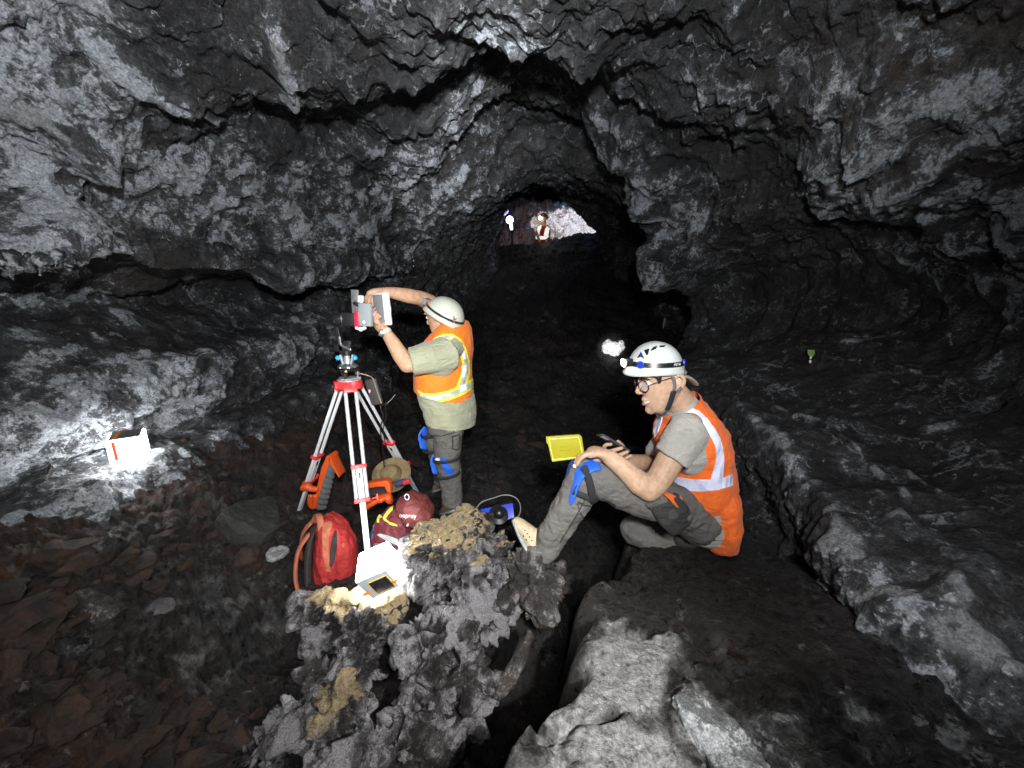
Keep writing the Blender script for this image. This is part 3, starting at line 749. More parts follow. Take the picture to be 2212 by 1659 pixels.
# legs under the trousers
mb.limb([Q(1500,1118,-.06), Q(1385,1072,-.09), Q(1268,1026,-.09)], [.075,.07,.05], FAR)
mb.limb([Q(1266,1028,-.09), Q(1222,1105,-.07), Q(1172,1178,-.05)], [.05,.045,.035], FAR)
mb.limb([Q(1500,1120,.12), Q(1390,1139,.13)], [.06,.035], FAR)
me = mb.fuse(.0042, 3, .5)
body = place('body', me, SKIN, sp, True, 0)
# hair, cap peak, eyes, brows, mouth
mb = MB()
mb.limb([Q(1394,806,-.078), Q(1412,808,-.088), Q(1423,814,-.090), Q(1425,826,-.088)], [(.008,.010),(.008,.012),(.007,.012),(.004,.006)], S, 10)
mb.build('hair', HAIR, sp)
mb = MB()
mb.limb([Q(1446,812,-.05), Q(1462,826,-.045), Q(1466,838,-.03)], [(.02,.012),(.026,.013),(.016,.008)], S, 12)
mb.build('hair', HAIR, sp)
for q in (-1, 1):
    MB().ball(P(.079,.126,.031*q), .0125*1.1, seg=14).build('eye', EYEW, sp)
    MB().limb([P(.096,.147,.012*q), P(.0985,.152,.030*q), P(.083,.148,.055*q)], [(.0035,.006),(.0035,.0065),(.002,.003)], UH, 8).build('eyebrow', HAIR, sp)
MB().limb([P(.076,.060,.031), P(.0915,.0505,.014), P(.094,.0492,0), P(.0915,.0505,-.014), P(.076,.060,-.031)], [(.0045,.003)]*5, UH, 8).build('teeth', TEETH, sp)
MB().limb([P(.079,.050,.027), P(.0925,.042,.013), P(.097,.0405,0), P(.0925,.042,-.013), P(.079,.050,-.027)], [(.002,.0025),(.003,.004),(.0035,.005),(.003,.004),(.002,.0025)], UH, 8).build('lower_lip', LIPS, sp)
# glasses
gl = MB()
ring = lambda c, r, q: [c + UH*(math.cos(a)*r) + (S*q*.93+FH*-.37).normalized()*(math.sin(a)*r*1.08) for a in [2*PI*i/20 for i in range(21)]]
for q in (-1, 1):
    c = P(.102,.122,.036*q)
    gl.loft(ring(c, .0245, q), [.0024]*21, FH, 8, cap=True)
gl.limb([P(.108,.128,-.012), P(.112,.131,0), P(.108,.128,.012)], [.0022]*3, UH, 8)
for q in (-1, 1): gl.limb([P(.090,.132,.064*q), P(.04,.139,.076*q), P(-.012,.140,.080*q)], [.0022]*3, UH, 8)
go = gl.build('glasses', GLASSF, sp)
for q in (-1, 1):
    c = P(.102,.122,.036*q); l = MB(); l.bm.faces.new([l.bm.verts.new(x) for x in ring(c, .0235, q)[:-1]]); l.prism([], (0,0,0)) if False else None
    bmesh.ops.solidify(l.bm, geom=l.bm.faces[:], thickness=.0015); l.build('lens', LENS, go)
# helmet
HF = (F*.999-U*.03).normalized(); HU = (U+F*-.0).normalized(); HU = (HU-HF*HU.dot(HF)).normalized()
HC = Q(1413.5,798,.0)
hb, hpt = helmet_shell(HC, HF, HU, S, .116, .104, .120)
hm = hb.mesh('helmet'); hb_bvh = bvh_of(hm)
hel = place('helmet', hm, HELMW, sp, True, 60)
ring_band(hpt, .17, .33, .0015).build('elastic_band', BLACKPL, hel)
for ph in (.62, 2.55, -.62, -2.55):
    c = hpt(ph, .25, .004); n_ = (c-HC).normalized(); n_ = (n_-HU*n_.dot(HU)).normalized()
    MB().cyl(c-n_*.004, c+n_*.005, .0155, n=24, bev=.002).build('band_clip', BLUEPL, hel)
for outl in [[(1377,773),(1384.5,759.5),(1392,775),(1384,771)],[(1391.5,756.5),(1402.5,753),(1401,764),(1396.5,768)],[(1405.5,758.5),(1410,750.5),(1420,747),(1418,753)],[(1423,750),(1427,746.4),(1438,746),(1435,749.8)]]:
    patch('vent', hb_bvh, outl, BLACKPL, hel, .0006, .0008, Y0, 2)
patch('vent', hb_bvh, [(1382.3,769),(1384.5,762.5),(1387,770)], BLUEPL, hel, .0016, .0008, Y0, 1)
tm = text_mesh('PETZL', .0135, .0004)
for v in tm.vertices:
    ph = 1.93 - (-v.co.x)/.113*-1 if False else 1.98 + (v.co.x)/.110
    q_ = hpt(ph, .25, .0052+v.co.z); v.co = q_ + HU*v.co.y
place('lettering', tm, WHITEPL, hel, False)
# head lamp on the helmet's brow
c = hpt(0, .27, .012)
hl = MB().box(c, (.030,.05,.034), HF.to_track_quat('X','Z').to_matrix(), .006).build('headlamp', BLACKPL, hel)
MB().cyl(c+HF*.014-HU*.002, c+HF*.022-HU*.004, .0165, .0175, n=24, bev=.002).build('lens', LED, hl)
SEAT_LAMP = c+HF*.05-HU*.008
# chin strap and the cap worn under the helmet
cst = None
for q in (1, -1):
    cs = MB()
    cs.limb([P(.034,.190,.085*q), P(.016,.158,.083*q), P(.006,.118,.082*q), P(.014,.083,.076*q)], [(.0065,.0018)]*4, FH, 8)
    cs.limb([P(-.066,.168,.066*q), P(-.052,.140,.077*q), P(-.028,.102,.084*q), P(.012,.083,.077*q)], [(.0065,.0018)]*4, UH, 8)
    cs.build('chin_strap', GREYSTRAP, sp)
cs = MB()
cs.limb([P(.034,.012,.048), P(.044,-.014,.02), P(.044,-.014,-.02), P(.034,.012,-.048)], [(.0075,.002)]*4, FH, 8)
cst = cs.build('chin_strap', GREYSTRAP, sp)
MB().limb([P(.014,.088,.080), P(.022,.050,.066), P(.032,.018,.052)], [(.013,.005)]*3, FH, 10).build('strap_buckle', STRAP, cst)
cap = MB(); cap.limb([Q(1456,806,.0), Q(1478,813,.0), Q(1492,822,.0), Q(1500,830,.0)], [(.062,.010),(.062,.010),(.052,.008),(.034,.005)], S, 18)
cap.build('cap', mat('tan_cap', (.33,.27,.21), .9, var=.1, bump=.3), sp)
# shirt
mb = MB()
mb.limb([Q(1514,1112,.03), Q(1506,1050,.03), Q(1496,990,.03), Q(1487,935,.03), Q(1481,900,.03), Q(1471,874,.03)], [(.175,.140),(.170,.142),(.175,.138),(.182,.128),(.150,.085),(.080,.066)], FAR, 26)
mb.loft([Q(1494,925,-.10), Q(1490,930,-.12), Q(1470,958,-.155), Q(1458,977,-.170), Q(1449,991,-.176)], [(.05,.06),(.075,.092),(.070,.080),(.068,.074),(.072,.074)], FAR, 22)
mb.ball(Q(1496,973,-.085), (.090,.080,.108), seg=24)
mb.limb([Q(1478,920,.17), Q(1445,958,.20), Q(1424,975,.195)], [.082,.074,.066], FAR, 18)
me = mb.fuse(.006, 4, .5); crease(me, .0035, 9, 201, (1,1,1.6), False); crease(me, .004, 16, 202, (.6,.6,1.6))
shirt = place('shirt', me, GREYTEE, sp, True, 0)
# vest: shell round the shirt, with a long back flap
mb = MB()
mb.limb([Q(1503,1058,.03), Q(1503,1030,.03), Q(1497,990,.03), Q(1487,935,.03), Q(1483,902,.03), Q(1476,878,.03)], [(.184,.150),(.184,.152),(.188,.148),(.194,.138),(.172,.104),(.10,.084)], FAR, 30)
mb.limb([Q(1530,1138,.03), Q(1529,1110,.03), Q(1524,1060,.03)], [(.178,.094),(.196,.098),(.190,.102)], FAR, 26)
me = mb.fuse(.006, 4, .5)
top_c = Q(1452,866,.03)
me = cut(me, [(Q(1453,884,.03), (F*-.55-U*.83)*1.0)] if False else [(Q(1474,878,0), Vector((.62,0,-.78)))])
crease(me, .009, 8, 207, (1,1,.8), False); crease(me, .007, 15, 208, (1,1,.5))
vest = place('vest', me, ORANGE, sp, True, 0)
vb = bvh_of(me, sp.location)
z3 = lambda pts: [(1133.65+x*.3, 691.25+y*.3) for x, y in pts]
patch('reflective_stripe', vb, z3([(1112,612),(1175,618),(1250,655),(1310,710),(1360,780),(1400,850),(1420,915),(1430,1000),(1420,1140),(1340,1145),(1362,1060),(1380,985),(1370,910),(1330,830),(1260,745),(1195,690),(1105,648)]), SILVER, vest, .003, .002, Y0-.1, 5)
patch('reflective_stripe', vb, z3([(1000,1092),(1100,1128),(1220,1150),(1345,1147),(1440,1130),(1490,1108),(1492,1190),(1400,1218),(1300,1232),(1190,1228),(1090,1205),(985,1165)]), SILVER, vest, .003, .002, Y0-.1, 5)
patch('reflective_stripe', vb, z3([(965,660),(998,650),(990,720),(965,800),(940,840),(932,800)]), SILVER, vest, .003, .002, Y0, 4)
patch('edge_binding', vb, z3([(1090,610),(1118,600),(1105,650),(1125,690),(1080,705),(1040,750),(1010,790),(1060,700)]), BLACKT, vest, .004, .002, Y0-.1, 3)
patch('edge_binding', vb, z3([(1000,1185),(1100,1232),(1195,1255),(1210,1330),(1222,1430),(1250,1490),(1240,1495),(1208,1440),(1194,1330),(1180,1266),(1095,1246),(990,1198)]), BLACKT, vest, .004, .002, Y0-.12, 4)
# front corner of the vest lying over the lap
MB().prism([Q(*a) for a in [(1421,1060,-.19),(1443,1068,-.19),(1474,1075,-.18),(1482,1095,-.18),(1474,1100,-.19),(1462,1097,-.20),(1446,1078,-.20)]], FAR*.02, .005).build('vest_corner', ORANGE, vest)
# trousers
mb = MB()
mb.limb([Q(1512,1124,-.055), Q(1460,1092,-.085), Q(1390,1068,-.095), Q(1310,1036,-.095), Q(1266,1020,-.09)], [(.098,.100),(.098,.098),(.090,.094),(.080,.085),(.070,.068)], FAR, 22)
mb.limb([Q(1267,1018,-.09), Q(1262,1038,-.09), Q(1232,1096,-.075), Q(1200,1150,-.06), Q(1176,1188,-.05)], [(.068,.062),(.068,.070),(.066,.072),(.063,.070),(.060,.062)], FAR, 22)
mb.limb([Q(1512,1122,.12), Q(1440,1132,.14), Q(1372,1146,.13)], [.095,.088,.072], FAR, 20)
mb.limb([Q(1374,1148,.12), Q(1420,1166,.08), Q(1470,1176,.06)], [.068,.062,.055], FAR, 18)
mb.ball(Q(1508,1128,.03), (.105,.15,.085), seg=24)
me = mb.fuse(.006, 4, .5); crease(me, .012, 7, 211, (1,1,1.3), False); crease(me, .006, 13, 212, (1.3,1,.8))
trou = place('trousers', me, TROUSER, sp, True, 0); tb = bvh_of(me, sp.location)
patch('seam', tb, [(1276,1058),(1244,1118),(1210,1172),(1207.6,1172),(1241,1118),(1273.5,1058)], DARKTR, trou, .001, .0012, Y0-.1, 3)
patch('pocket_edge', tb, [(1249,1082),(1262,1090),(1276,1092),(1276,1094.5),(1261,1093),(1248,1085)], DARKTR, trou, .001, .0012, Y0-.1, 3)
patch('pocket_edge', tb, [(1249,1085),(1251,1100),(1257,1112),(1264,1118),(1263,1120.5),(1255.5,1114),(1249,1101),(1247,1086)], DARKTR, trou, .001, .0012, Y0-.1, 3)
patch('seam', tb, [(1395,1090),(1420,1112),(1441,1128),(1439,1130),(1418,1115),(1393,1092)], DARKTR, trou, .001, .0012, Y0-.1, 3)
# knee pad and its straps
kp = MB()
kp.limb([Q(1287,998,-.10), Q(1268,1001,-.10), Q(1248,1012,-.10), Q(1238,1032,-.095), Q(1230,1058,-.09), Q(1226,1074,-.09)], [(.075,.012),(.080,.016),(.085,.019),(.082,.018),(.076,.015),(.066,.010)], FAR, 18)
kpo = kp.build('knee_pad', BLUEPAD, sp)
ks = MB()
ks.limb([Q(1262,1008,-.175), Q(1274,1040,-.18), Q(1282,1078,-.165), Q(1284,1085,-.10), Q(1280,1070,-.02)], [(.004,.014)]*5, FAR, 8)
ks.limb([Q(1240,1062,-.165), Q(1262,1072,-.165), Q(1284,1080,-.155), Q(1290,1082,-.09)], [(.004,.013)]*4, FAR, 8)
ks.limb([Q(1241,1058,-.168), Q(1252,1040,-.172), Q(1268,1024,-.172)], [.0025]*3, FAR, 8)
ks.build('knee_strap', STRAP, kpo)
MB().ball(Q(1241,1007,-.14), .008, seg=10).build('knee_pad_button', WHITEPL, kpo)
# hip pouch with an embossed shield
hp = MB(); hp.loft([Q(1430,1078,-.165), Q(1434,1084,-.17), Q(1455,1112,-.175), Q(1472,1134,-.165), Q(1476,1139,-.16)], [(.016,.05),(.024,.066),(.028,.070),(.024,.062),(.014,.05)], FAR, 24, power=3.2)
me = hp.fuse(.006, 3)
hpo = place('hip_pouch', me, DARKTR, sp, True, 0); hpb = bvh_of(me, sp.location)
z7 = lambda pts: [(1410.1+x*.11666, 995.4+y*.11666) for x, y in pts]
EMB = mat('embossed_rubber', (.055,.06,.06), .5)
for ring_ in ([(290,940),(375,880),(470,990),(465,1040),(345,1080),(285,1050),(308,1040),(350,1062),(445,1025),(447,995),(372,905),(310,950),(306,1030),(286,1040)], [(330,960),(400,930),(404,944),(334,974)], [(330,1000),(420,985),(420,998),(330,1014)]):
    patch('shield_emblem', hpb, z7(ring_), EMB, hpo, .001, .001, Y0-.2, 2)
# shoes and gaiter
def shoe(parent, heel, toe, up, side, wd, matu, mats, ankle):
    ax = (toe-heel); L = ax.length; ax.normalize(); up = (up-ax*up.dot(ax)).normalized()
    m_ = MB()
    m_.limb([heel+up*.035, heel+ax*L*.3+up*.04, heel+ax*L*.6+up*.030, toe+up*.018-ax*.02], [(wd*.85,.038),(wd*.92,.042),(wd,.032),(wd*.8,.020)], side, 18)
    m_.limb([heel+ax*.04+up*.05, ankle], [(.042,.046),(.042,.044)], side, 16)
    me_ = m_.fuse(.005, 3)
    o_ = place('shoe', me_, matu, parent, True, 0)
    MB().limb([heel-up*.004, heel+ax*L*.5-up*.004, toe-ax*.015+up*.004], [(wd*.95,.012),(wd*1.02,.012),(wd*.85,.011)], side, 16).build('sole', mats, o_)
    return o_
shn = shoe(sp, Q(1146,1192,-.05), Q(1106,1122,.05), Vector((.8,.0,.55)), FAR, .046, SUEDE, SOLE, Q(1168,1176,-.03))
shb = bvh_of(shn.data, sp.location)
for (x, y) in [(1134,1146),(1139,1153),(1144,1160),(1131,1158),(1137,1166),(1149,1168)]:
    patch('eyelet', shb, [(x-1.4,y-1.6),(x+1.4,y-1.2),(x+1.2,y+1.6),(x-1.2,y+1.2)], BLACKT, shn, .0005, .001, Y0-.05, 1)
shoe(sp, Q(1470,1180,.03), Q(1500,1186,.01), Vector((0,0,1)), FAR, .045, DARKTR, SOLE, Q(1466,1172,.05))

# phone and field book
ph = thing('phone', 'black smartphone held in the fingers of the sitting person', 'phone', Q(1322,956,.02))
a_ = (Q(1352,975,.02)-Q(1295,940,.02)).normalized(); nrm = (Q(1385,850,.02)-Q(1322,956,.02)).normalized(); nrm = (nrm+Vector((0,.45,0)))
nrm = (nrm-a_*nrm.dot(a_)).normalized(); sd = a_.cross(nrm)
Mx = Matrix((a_, sd, nrm)).transposed()
pc_ = Q(1324,957,.02)
MB().box(pc_, (.150,.072,.009), Mx, .004).build('body', mat('phone_shell', (.06,.06,.065), .25), ph)
MB().box(pc_+nrm*.005, (.142,.066,.0015), Mx, .0005).build('screen', mat('phone_glass', (.02,.022,.03), .1), ph)
MB().box(pc_-nrm*.006-a_*.052+sd*.012, (.032,.034,.003), Mx, .001).build('camera_bump', mat('phone_metal', (.4,.4,.42), .25, .3), ph)
bk = thing('field_book', 'bright yellow field book held open over the raised knee', 'notebook', Q(1190,999,-.06))
pts = [Q(1180,944,-.08), Q(1252,939,-.08), Q(1257,944,-.08), Q(1264,989,-.08), Q(1192,998,-.08), Q(1185,960,-.08), Q(1181,958,-.08)]
YEL = mat('yellow_cover', (.31,.275,.010), .5, var=.18, scale=9, bump=.15, bscale=120)
MB().prism(pts, FAR*.012, .002).build('cover', YEL, bk)
ins = [Q(1185.5,949,-.082), Q(1250,944,-.082), Q(1259,986,-.082), Q(1195,994,-.082)]
for a, b in zip(ins, ins[1:]+ins[:1]):
    MB().limb([a, b], [.0016,.0016], FAR, 6, 0).build('rim', mat('pale_yellow_edge', (.80,.75,.22), .5), bk)
mk = MB()
for i, (x, y, l) in enumerate([(1211,966,8),(1221,965,5),(1228,964,6),(1212,974,10),(1225,973,7)]):
    mk.limb([Q(x,y,-.083), Q(x+l*.4,y-1.5,-.083), Q(x+l,y+.5,-.083)], [.0009]*3, FAR, 5, 0)
mk.build('handwriting', mat('pencil_grey', (.30,.27,.02), .8), bk)
# ------------------------------------------------------------------ person standing at the tripod
Y1 = 2.72
def T(x, y, o=0.0): return WY(x, y, Y1+o)
st = thing('person', 'person standing in grey helmet and yellow striped orange vest, both arms reaching the tripod camera', 'person', T(976,1098,.05))
F = Vector((-.84,.54,0)).normalized(); RS = F.cross(Vector((0,0,1))); S = -RS; U = Vector((0,0,1))     # S = his left, towards the viewer
t_ = R(16); FH = (F*math.cos(t_)-U*math.sin(t_)).normalized(); UH = (U*math.cos(t_)+F*math.sin(t_)).normalized()
O = T(951,683)
FH = (FH+Vector((-.12,-.10,0))).normalized(); UH = (UH-FH*UH.dot(FH)).normalized(); SH = UH.cross(FH); 
if SH.dot(S) < 0: SH = -SH
mb = MB()
P2 = head_parts(mb, O, FH, UH, SH, 1.08, .8)
mb.limb([T(978,742), T(966,716), T(956,696)], [(.075,.07),(.068,.066),(.064,.062)], RS, 18)
mb.limb([T(975,895), T(962,835), T(965,775), T(975,738)], [(.17,.13),(.19,.15),(.18,.13),(.15,.09)], RS, 20)
# near arm: elbow low, hand up under the hand-held unit
mb.limb([T(960,764,-.20), T(915,778,-.26), T(880,788,-.29)], [.075,.062,.054], RS)
mb.limb([T(880,788,-.29), T(866,768,-.28), T(850,742,-.27), T(833,717,-.26)], [(.054,.054),(.054,.056),(.045,.048),(.032,.036)], RS)
mb.limb([T(833,717,-.26), T(822,705,-.26), T(812,692,-.25)], [(.034,.036),(.030,.045),(.022,.042)], RS, 16)
for k, (x0, y0, x1, y1, x2, y2, o) in enumerate([(806,690,803,676,809,666,-.27),(808,694,804,682,812,673,-.285),(812,696,808,686,817,679,-.295),(816,698,814,690,822,684,-.30)]):
    mb.limb([T(x0+3,y0+3,o+.02), T(x0,y0,o), T(x1,y1,o), T(x2,y2,o-.01)], [.0125,.0115,.0105,.009], RS, 10)
mb.limb([T(826,704,-.29), T(834,694,-.305), T(836,682,-.305)], [.015,.012,.0095], RS, 10)
# far arm: raised over the camera, hand hanging down on it
mb.limb([T(985,712,.22), T(940,662,.20), T(908,644,.10)], [.078,.066,.056], U)
mb.limb([T(908,644,.10), T(882,639,.02), T(850,633,-.05), T(824,631,-.10)], [(.054,.054),(.053,.052),(.042,.042),(.031,.034)], U)
mb.limb([T(824,631,-.10), T(810,632,-.12), T(799,637,-.13)], [(.034,.032),(.042,.028),(.040,.022)], RS, 16)
for (x0, y0, x1, y1, x2, y2, o) in [(798,634,791,641,790,655,-.12),(799,637,793,646,794,660,-.145),(801,640,797,650,799,663,-.165),(806,642,803,652,805,662,-.18)]:
    mb.limb([T(x0+3,y0-1,o+.01), T(x0,y0,o), T(x1,y1,o), T(x2,y2,o+.005)], [.0125,.0115,.0105,.009], RS, 10)
mb.limb([T(815,638,-.16), T(809,650,-.18), T(807,661,-.18)], [.015,.0125,.0095], RS, 10)
# legs
mb.limb([T(968,905,-.06), T(968,985,-.03), T(977,1080,.03)], [.08,.06,.045], RS)
mb.limb([T(955,905,.12), T(945,955,.15), T(955,1035,.26)], [.075,.055,.04], RS)
me = mb.fuse(.0055, 3, .5)
place('body', me, SKIN2, st, True, 0)
mb = MB()
mb.limb([P2(-.03,.150,-.078), P2(-.075,.125,-.055), P2(-.098,.108,0), P2(-.075,.125,.055), P2(-.01,.150,.078)], [(.010,.03),(.012,.036),(.014,.042),(.012,.036),(.010,.03)], UH, 12)
mb.build('hair', mat('greying_hair', (.20,.16,.13), .7, var=.3, scale=120), st)
for q in (-1, 1):
    MB().ball(P2(.080,.126,.031*q), .0125, seg=12).build('eye', EYEW, st)
    MB().limb([P2(.090,.146,.014*q), P2(.095,.150,.030*q), P2(.080,.146,.052*q)], [(.0035,.0055),(.0035,.006),(.002,.003)], UH, 8).build('eyebrow', HAIR, st)
MB().limb([P2(.083,.052,.022), P2(.099,.051,0), P2(.083,.052,-.022)], [(.003,.004),(.004,.0055),(.003,.004)], UH, 8).build('lip', LIPS, st)
# helmet
HU = (Vector((.46,-.18,.86))).normalized(); HF = (F+Vector((0,-.25,-.1))); HF = (HF-HU*HF.dot(HU)).normalized(); HS = HU.cross(HF)
if HS.dot(S) < 0: HS = -HS
HC = T(959,684)
hb, hpt = helmet_shell(HC, HF, HU, HS, .150, .128, .140, .010)
hm = hb.mesh('helmet'); h2b = bvh_of(hm)
hel = place('helmet', hm, HELMG, st, True, 60)
ring_band(hpt, .16, .27, .0015).build('elastic_band', STRAP, hel)
REDTAB = mat('faded_red_trim', (.50,.13,.12), .5)
for ph in (.75, 2.45): 
    c = hpt(ph, .30, .003); MB().limb([c-HU*.014-HF*.012, c, c+HU*.02+HF*.008], [(.009,.004)]*3, HS, 10).build('band_hook', REDTAB, hel)
patch('vent', h2b, [(980,691),(986,687.5),(987,688.5),(981,692.5)], BLACKPL, hel, .0006, .0008, Y1, 1)
c = hpt(.25, .22, .014)
n_ = (c-HC).normalized(); 
hlo = MB().box(c, (.034,.075,.045), Matrix((HF, HS, HU)).transposed(), .008).build('headlamp', mat('grey_lamp_case', (.20,.21,.22), .4), hel)
MB().cyl(c+HF*.015, c+HF*.026, .019, .020, n=20, bev=.002).build('lens', WHITEPL, hlo)
# shirt
mb = MB()
mb.loft([T(974,914,.02), T(975,906,.02), T(972,880,.02), T(962,840,.02), T(960,800,.02), T(966,765,.02), T(976,738,.02), T(974,722,.02), T(970,716,.02)], [(.205,.165),(.212,.172),(.22,.185),(.228,.195),(.225,.185),(.220,.155),(.175,.105),(.085,.075),(.07,.06)], RS, 30)
mb.loft([T(978,752,-.10), T(965,764,-.20), T(930,772,-.25), T(904,778,-.28), T(888,781,-.295)], [(.08,.09),(.118,.120),(.105,.108),(.094,.098),(.092,.094)], RS, 24)
mb.ball(T(950,775,-.17), (.13,.11,.125), seg=24)
mb.limb([T(985,716,.20), T(962,688,.21), T(945,672,.20)], [.10,.092,.080], U, 18)
me = mb.fuse(.007, 4, .5); crease(me, .004, 8, 301, (1,1,1.6), False); crease(me, .006, 13, 302, (.6,.6,1.6))
place('shirt', me, OLIVETEE, st, True, 0)
# vest
mb = MB()
mb.loft([T(962,868,.02), T(960,845,.02), T(959,805,.02), T(965,768,.02), T(980,738,.02), T(990,714,.04), T(998,696,.05), T(1000,690,.05)], [(.242,.205),(.243,.208),(.240,.202),(.236,.172),(.212,.135),(.165,.095),(.11,.055),(.06,.03)], RS, 34)
me = mb.fuse(.007, 4, .5)
me = cut(me, [(T(958,868,-.2), Vector((.22,0,1)))])
crease(me, .006, 8, 305, (1,1,.7), False)
v2 = place('vest', me, AMBER, st, True, 0); vb2 = bvh_of(me, st.location)
z1 = lambda pts: [(691.25+x*.2333, 580.65+y*.2333) for x, y in pts]
def tri_band(outer, inner, k=.34):
    """yellow border - tape - yellow border between two matching edge lines"""
    L = lambda a, b, t: (a[0]+(b[0]-a[0])*t, a[1]+(b[1]-a[1])*t)
    for t0, t1, mt, nm, o in ((0,.24,LIME,'yellow_border',.003),(.24,.76,SILVER2,'reflective_stripe',.0035),(.76,1,LIME,'yellow_border',.003)):
        e0 = [L(a, b, t0) for a, b in zip(outer, inner)]; e1 = [L(a, b, t1) for a, b in zip(outer, inner)]
        patch(nm, vb2, z1(e0+e1[::-1]), mt, v2, o, .002, Y1-.15, 5)
tri_band([(1060,640),(1140,605),(1230,605),(1300,650),(1350,740),(1380,850),(1385,950),(1365,1050),(1350,1100)], [(1030,690),(1120,660),(1190,660),(1240,705),(1290,790),(1320,880),(1310,960),(1280,1040),(1262,1095)])
tri_band([(905,1120),(960,1150),(1060,1155),(1180,1130),(1290,1085),(1420,1010)], [(960,1225),(1010,1240),(1090,1240),(1200,1215),(1310,1175),(1425,1100)])
BRT = mat('painted_tape_glint', (.80,.82,.84), .3, var=.1)  # lighter copy of the tape colour, laid on as painted glints
for pts in ([(1262,668),(1300,690),(1330,760),(1345,830),(1325,840),(1300,760),(1270,710)], [(1310,900),(1345,890),(1350,940),(1330,1000),(1305,1010),(1315,950)], [(1290,1085),(1345,1062),(1352,1120),(1300,1140)]):
    patch('painted_glint', vb2, z1(pts), BRT, v2, .0065, .001, Y1-.15, 3)
patch('edge_binding', vb2, z1([(955,590),(985,570),(1010,600),(1060,600),(1010,650),(970,680),(960,640)]), ORANGE, v2, .004, .002, Y1-.2, 3)
# trousers
mb = MB()
mb.limb([T(966,900,.02), T(966,915,.02)], [(.165,.135),(.165,.130)], RS, 24)
mb.loft([T(970,905,-.05), T(969,940,-.045), T(966,985,-.03), T(972,1030,0), T(977,1085,.03), T(977,1090,.03)], [(.112,.115),(.105,.108),(.094,.098),(.086,.088),(.080,.080),(.078,.078)], RS, 22)
mb.loft([T(955,905,.13), T(944,955,.16), T(950,1000,.21), T(956,1040,.26)], [(.10,.105),(.085,.088),(.075,.078),(.070,.072)], RS, 20)
me = mb.fuse(.007, 4, .5); crease(me, .010, 9, 311)
tr2 = place('trousers', me, TROUSER, st, True, 0); tb2 = bvh_of(me, st.location)
z2 = lambda pts: [(608.3+x*.2667, 884.8+y*.2667) for x, y in pts]
patch('seam', tb2, z2([(1210,205),(1290,210),(1370,190),(1420,165),(1420,172),(1372,198),(1290,219),(1208,212)]), DARKTR, tr2, .001, .0015, Y1-.1, 3)
patch('cargo_pocket', tb2, z2([(1378,215),(1440,200),(1440,300),(1425,330),(1380,320)]), DARKTR, tr2, .001, .004, Y1-.1, 3)
patch('cargo_pocket', tb2, z2([(1390,222),(1432,210),(1432,296),(1420,318),(1390,310)]), TROUSER, tr2, .005, .003, Y1-.1, 3)
for kx, ky, o, sgn in ((966,1003,-.03,1),(938,950,.15,1)):
    c = T(kx, ky, o); kpo2 = MB().limb([c+F*.098+U*.070-S*.03, c+F*.106+U*.02, c+F*.100-U*.03, c+F*.085-U*.085+S*.02], [(.060,.012),(.075,.018),(.072,.018),(.055,.012)], S, 16).build('knee_pad', BLUEPAD, st)
    for dz, r in ((.055,.106),(-.075,.098)):
        MB().loft([c+(F*math.cos(a)+S*math.sin(a))*r+U*(dz+.02*math.sin(a)*0-.012*math.cos(a)) for a in [2*PI*i/24 for i in range(25)]], [(.013,.003)]*25, U, 8, cap=False).build('knee_strap', STRAP, kpo2)
patch('knee_pad_flap', tb2, z2([(1290,392),(1330,388),(1350,440),(1392,495),(1385,520),(1340,520),(1310,470)]), BLUEPAD, tr2, .004, .006, Y1-.1, 3)
patch('pad_button', tb2, z2([(1250,392),(1284,390),(1284,410),(1252,412)]), WHITEPL, tr2, .004, .005, Y1-.1, 1)
for (hx, hy, tx, ty, o, ax_, ay_, ao) in ((982,1100,955,1108,.03,977,1084,.03),(958,1052,940,1060,.27,956,1040,.26)):
    shoe(st, T(hx,hy,o), T(tx,ty,o+.10), U, RS, .048, BROWNSHOE, SOLE, T(ax_,ay_,ao))
# watch
wc = T(833,718,-.262); wax = (T(866,768,-.28)-T(833,717,-.26)).normalized()
MB().loft([wc+frame(wax, RS)[1]*(math.cos(a)*.036)+frame(wax, RS)[2]*(math.sin(a)*.040) for a in [2*PI*i/24 for i in range(25)]], [(.004,.012)]*25, wax.cross(RS), 8, cap=False).build('watch_band', mat('pale_watch_band', (.55,.52,.48), .5), st)
tow = (CAM-wc).normalized()
wa = MB().box(wc+tow*.036+Vector((-.026,0,-.006)), (.036,.046,.012), tow.to_track_quat('Z','Y').to_matrix() @ Matrix.Rotation(R(-25),3,'Z'), .004).build('watch', BLACKPL, st)
# ------------------------------------------------------------------ tripod, instruments
ALU = mat('brushed_aluminium', (.56,.57,.58), .38, metal=.55, var=.06, scale=60, bump=.05, bscale=300)
WHITEALU = mat('white_anodised_leg', (.66,.68,.70), .35, metal=.25, var=.04)
REDC = mat('red_cast_clamp', (.62,.035,.04), .4, var=.08)
DKMETAL = mat('black_anodised', (.018,.018,.020), .4, metal=.3)
CHROME = mat('bright_steel', (.62,.63,.65), .25, metal=.9)
CYAN = mat('cyan_knob', (.03,.36,.75), .35)
BRASS = mat('brass', (.60,.45,.20), .3, metal=.8)
Y2 = 2.40
def K(x, y, o=0.0): return WY(x, y, Y2+o)
tri = thing('survey_tripod', 'silver survey tripod with red head and red leg clamps standing over the backpacks', 'tripod', drop(-1.0, 2.4))
hc = K(755,828)
HD = MB()
HD.prism([hc+Vector((math.cos(a)*r, math.sin(a)*r, -.028)) for a, r in [(PI*2*i/24, .086*(1+.12*math.cos(3*(PI*2*i/24)-PI*1.5))) for i in range(24)]], (0,0,.05), .006)
hdo = HD.build('head', REDC, tri)
